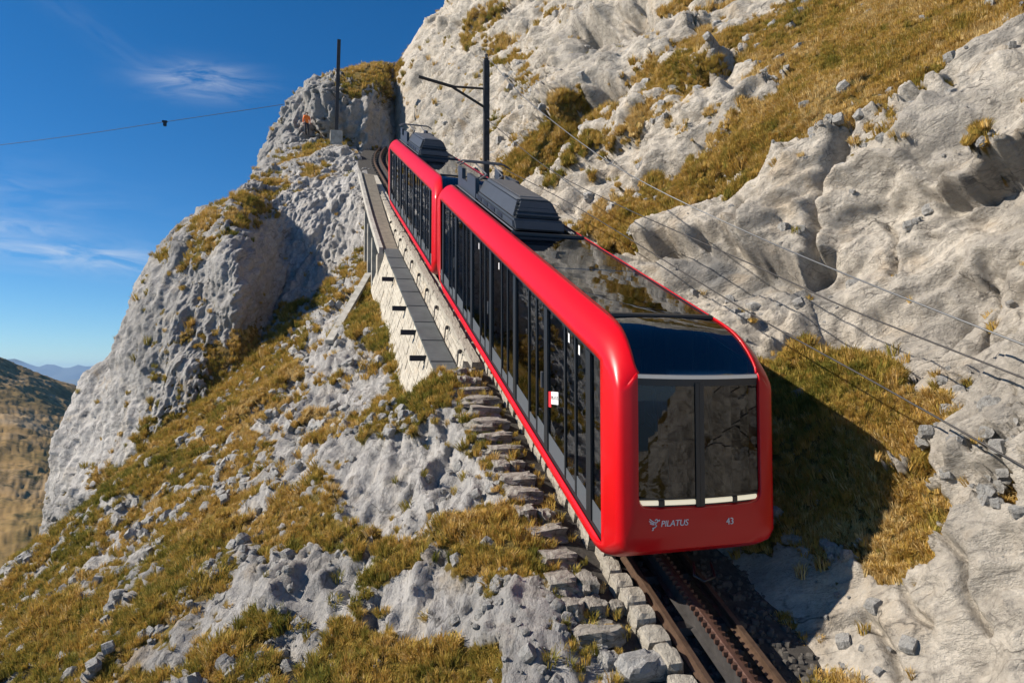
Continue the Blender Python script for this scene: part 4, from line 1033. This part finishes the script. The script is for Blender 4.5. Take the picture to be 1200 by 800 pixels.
car2 = rail_car(12.08, 'rear red rail car coupled uphill behind the front car', None)
# window sticker: red square and white field with the name
def sticker(car):
    z = G*2.23
    mb = MB(); mb.box((-1.0785, 2.385, 1.50+z), (-1.0765, 2.50, 1.74+z)); o = mb.build('sticker', M['redsign'], car)
    mb = MB(); mb.box((-1.0785, 2.08, 1.55+z), (-1.0765, 2.383, 1.74+z)); mb.build('sticker_field', M['white'], o)
    me = text_mesh('PILATUS', 0.078, M['black'], 0, 0.001); t = link('lettering', me, o); t.location = (-1.0805, 2.23, 1.645+z); t.rotation_euler = Matrix(((0, 0, -1), (-1, 0, 0), (0, 1, 0))).to_euler()
sticker(car1)
for y, h in ((1.62, 2.72), (1.24, 2.70), (5.3, 2.70), (6.9, 2.68)):
    mb = MB(car_shift); mb.box((-1.0785, y, h), (-1.0765, y+.05, h+.13)); mb.build('window_label', M['white'], car1)

# ------------------------------------------------------------------ people
def person(name, loc, rz, jacket, legs, label, cap=None, arms=((-.26, 0.02, .98), (.26, .02, .98)), sit=False):
    H = 1.0
    J = dict(pel=(0,0,.95), sp=(0,.01,1.15), ch=(0,.01,1.36), nk=(0,0,1.50), hd=(0,-.02,1.62), tp=(0,-.015,1.72),
             sl=(-.19,.01,1.43), el=(-.25,.03,1.17), wl=arms[0], fl=(arms[0][0], arms[0][1]-.03, arms[0][2]-.13),
             sr=(.19,.01,1.43), er=(.25,.03,1.17), wr=arms[1], fr=(arms[1][0], arms[1][1]-.03, arms[1][2]-.13),
             hl=(-.10,0,.90), kl=(-.11,-.03,.50), al=(-.12,.02,.09), tl=(-.13,-.16,.04), hr=(.10,0,.90), kr=(.12,-.01,.50), ar=(.13,.04,.09), tr=(.15,-.13,.04))
    rad = dict(pel=.15, sp=.14, ch=.16, nk=.065, hd=.095, tp=.075, sl=.085, el=.055, wl=.04, fl=.035, sr=.085, er=.055, wr=.04, fr=.035, hl=.10, kl=.075, al=.055, tl=.045, hr=.10, kr=.075, ar=.055, tr=.045)
    E_ = [('pel','sp'),('sp','ch'),('ch','nk'),('nk','hd'),('hd','tp'),('ch','sl'),('sl','el'),('el','wl'),('wl','fl'),('ch','sr'),('sr','er'),('er','wr'),('wr','fr'),('pel','hl'),('hl','kl'),('kl','al'),('al','tl'),('pel','hr'),('hr','kr'),('kr','ar'),('ar','tr')]
    ks = list(J); me = bpy.data.meshes.new('person'); me.from_pydata([J[k] for k in ks], [(ks.index(a), ks.index(b)) for a, b in E_], [])
    o = bpy.data.objects.new('person_tmp', me); COL.objects.link(o); md = o.modifiers.new('skin', 'SKIN'); sb = o.modifiers.new('sub', 'SUBSURF'); sb.levels = 1; sb.render_levels = 1
    for i, k in enumerate(ks): me.skin_vertices[0].data[i].radius = (rad[k], rad[k]*(0.72 if k in ('sp', 'ch', 'pel') else 1.0))
    me.skin_vertices[0].data[0].use_root = True
    bpy.context.view_layer.update()
    m2 = bpy.data.meshes.new_from_object(o.evaluated_get(bpy.context.evaluated_depsgraph_get())); bpy.data.objects.remove(o)
    m2.materials.clear(); [m2.materials.append(x) for x in (M['skin'], jacket, legs, M['hair'])]
    for p in m2.polygons:
        z = p.center.z; x = abs(p.center.x)
        p.material_index = 0 if z > 1.49 else (1 if (z > .92 or x > .185) else 2)
        if x > .2 and z < .93: p.material_index = 0
        if z < .10: p.material_index = 3
        p.use_smooth = True
    b = link(name, m2, None, label=label, cat='person'); b.location = loc; b.rotation_euler = (0, 0, rz)
    hm = bmesh.new(); bmesh.ops.create_icosphere(hm, subdivisions=2, radius=.108)
    for v in list(hm.verts):
        if v.co.z < -.03 and v.co.y < .03: hm.verts.remove(v)
    for v in hm.verts: v.co = Vector((v.co.x, v.co.y-.0, v.co.z+1.655))
    h_ = bpy.data.meshes.new('hair'); hm.to_mesh(h_); hm.free(); h_.materials.append(cap or M['hair']); smooth(h_); link('cap' if cap else 'hair', h_, b)
    if cap:
        mb = MB(); mb.hexa([(-.08, -.19, 1.655), (.08, -.19, 1.655), (.09, -.08, 1.665), (-.09, -.08, 1.665)], [(-.08, -.19, 1.665), (.08, -.19, 1.665), (.09, -.08, 1.68), (-.09, -.08, 1.68)]); mb.build('cap_peak', cap, b)
    return b
def drop_on(names, x, y, z0=60):
    best = None
    for nm in names:
        P = MASKS[nm][0].reshape(-1, 3); d = (P[:, 0]-x)**2+(P[:, 1]-y)**2; i = np.argsort(d)[:12]; z = P[i, 2][P[i, 2] < z0].max(initial=-99)
        if best is None or z > best: best = z
    return best
bpy.context.view_layer.update()
def first_hit(px, py, names):
    r = Vector(FW+RT*(px-600)/FPX+UP*(400-py)/FPX); best = None
    for nm in names:
        ok, lo, no, fi = bpy.data.objects[nm].ray_cast(Vector(CAM), r.normalized())
        if ok and (best is None or (lo-Vector(CAM)).length < (best-Vector(CAM)).length): best = lo
    return np.array(best)
pp = first_hit(362, 161, ['rock_buttress', 'rock_headland']); pp = pp-0.6*FW; person('person', tuple(pp), 0.3, M['orange'], M['navy'], 'person in an orange jacket and dark trousers standing on the rock ledge')
pw = (-0.62, 5.75, .66+G*5.75); person('person', pw, -1.2, M['green'], M['navy'], 'passenger in a green cap standing behind a side window of the front car', cap=M['green'])

M['white_coat'] = plain('white_coat', (0.55, 0.53, 0.5), 0.85); M['red_coat'] = plain('red_coat', (0.5, 0.03, 0.03), 0.85)
person('person', (-.70, 4.05, .66+G*4.05), -1.4, M['red_coat'], M['navy'], 'passenger in a red jacket behind a side window nearer the front')
person('person', (-.66, 8.95, .66+G*8.95), -1.0, M['white_coat'], M['navy'], 'passenger in a white jacket near the rear end of the front car')
# a lone conifer and bushes on the hillside across the valley
def conifer(px, py, D, h, seed, label):
    p = at(px, py, D); r = random.Random(seed); t = empty('conifer_tree', tuple(p), label=label, cat='tree', group='dark trees on the far hillside')
    mb = MB(); mb.tube([(0, 0, -1), (0, 0, h*.9)], [h*.035, h*.008], 6); mb.build('trunk', M['bed'], t)
    mb = MB()
    for i in range(260):
        f = r.random()**.8; a = r.uniform(0, 6.283); rad = (1-f)*h*.24*(0.4+0.6*r.random()); z = h*(.08+.9*f); L_ = h*.07*(1.2-f)
        c = Vector((math.cos(a)*rad, math.sin(a)*rad, z)); d = Vector((math.cos(a), math.sin(a), -.35))*L_; n_ = Vector((-math.sin(a), math.cos(a), 0))*L_*.5
        mb.add([c-n_, c+n_, c+d+n_*.3, c+d-n_*.3], [(0, 1, 2, 3)])
    mb.build('crown', M['needles'], t)
M['needles'] = plain('dark_needles', (0.025, 0.045, 0.02), 0.9, noise=0.4, nscale=0.5)
conifer(36, 578, 175, 5.5, 1, 'dark conifer on the far hillside, the lower and larger one'); conifer(52, 548, 205, 5.0, 2, 'dark conifer on the far hillside, the upper one beside the cliff edge')

# ------------------------------------------------------------------ masts, wires, cable
pb_ = np.array([1.85, 17.4, float(tz(17.4))+0.1])
mast = empty('catenary_mast', tuple(pb_), label='dark steel mast with a side arm over the track, right of the train', cat='mast', group='masts along the railway')
mb = MB(); mb.bar((0, 0, 0), (0, 0, 7.25), .22, .20, up=(0, 1, 0)); mb.build('pole', M['iron'], mast, bevel=0.01)
mb = MB(); mb.tube([(0, 0, 7.25), (0, 0, 7.32), (0, 0, 7.36), (0, 0, 7.5)], [.06, .1, .06, .07], 8); mb.build('insulator', M['iron'], mast)
mb = MB(); mb.tube([(-.1, 0, 6.15), (-1.35, 0, 6.08)], .045, 8); mb.tube([(-.1, -.0, 5.45), (-1.3, 0, 6.05)], .05, 8); mb.tube([(-1.2, 0, 6.06), (-2.6, 0, 6.30)], .06, 8); mb.build('cantilever_arm', M['iron'], mast)
pl = first_hit(398, 164, ['rock_buttress', 'rock_headland'])-1.0*FW
mast2 = empty('catenary_mast', tuple(pl), label='plain dark steel mast on a concrete block before the headland', cat='mast', group='masts along the railway')
mb = MB(); mb.bar((0, 0, 0.3), (0.12, 0, 7.4), .26, .24, up=(0, 1, 0)); mb.build('pole', M['iron'], mast2)
mb = MB(); mb.box((-.45, -.45, -1.2), (.45, .45, .3)); mb.build('foundation', M['concrete'], mast2, bevel=0.03)
def wire(name, pts, r, mat, label, cat='cable', n=28, group=None):
    P = np.array(pts); t = np.linspace(0, len(P)-1.0001, n); q = catmull(P, t, 0)
    mb = MB(); mb.tube([tuple(x) for x in q], r, 6); return mb.build(name, mat, None, sm=True, label=label, cat=cat, group=group)
wg = 'overhead wires on the right of the train'
wire('overhead_wire', [at(571, 66, 25.6), at(600, 100, 21.0), at(634, 131, 17.8), at(700, 181, 15.2), at(770, 222, 13.4), at(880, 274, 11.6), at(1000, 325, 9.4), at(1195, 402, 7.3), at(1420, 488, 5.9)], .012, M['galv'], 'topmost overhead wire, grey, running down from the mast top across the rock', group=wg)
wire('overhead_wire', [at(571, 140, 25.8), at(640, 196, 20.5), at(720, 238, 16.8), at(800, 274, 14), at(915, 325, 11.2), at(1000, 364, 9.7), at(1200, 443, 7.4), at(1420, 530, 5.9)], .012, M['iron'], 'middle dark overhead wire between the topmost wire and the lowest wire', group=wg)
wire('overhead_wire', [at(571, 188, 25.8), at(645, 226, 20), at(700, 257, 17), at(830, 337, 12.4), at(900, 379, 10.7), at(1018, 444, 8.8), at(1200, 547, 6.9), at(1420, 675, 5.4)], .012, M['iron'], 'lowest dark overhead wire passing close over the roof of the front car', group=wg)
cb = [at(-320, 207, 66), at(-100, 181, 64), at(0, 170, 62.5), at(100, 157, 61.5), at(193, 143, 60.6), at(322, 124, 59.5), at(372, 116, 59)]
wire('aerial_cable', cb, .022, M['iron'], 'thin dark cable strung across the blue sky to the headland', n=40)
mk = at(193, 143, 60.6); c_ = MB(); c_.box((-.22, -.12, -.05), (.22, .12, .12)); c_.box((-.12, -.10, -.38), (.16, .10, -.05)); o = c_.build('cable_clamp', M['black'], None, bevel=0.04, label='small dark clamp hanging on the cable in the sky', cat='clamp'); o.location = tuple(mk)

# ------------------------------------------------------------------ thin mountain air
hz, hnt, hb_, HN, HL = newmat('mountain_air'); hnt.nodes.remove(hb_)
pv = HN('ShaderNodeVolumePrincipled'); pv.inputs['Color'].default_value = (0.42, 0.66, 1.0, 1); pv.inputs['Density'].default_value = 9e-5; pv.inputs['Anisotropy'].default_value = 0.0
HL(pv.outputs[0], hnt.nodes['Material Output'].inputs['Volume'])
top_z = 95.0
mb = MB(); mb.box((-10500, -10500, -640), (10500, 10500, top_z)); mb.build('haze', hz, kind='stuff')
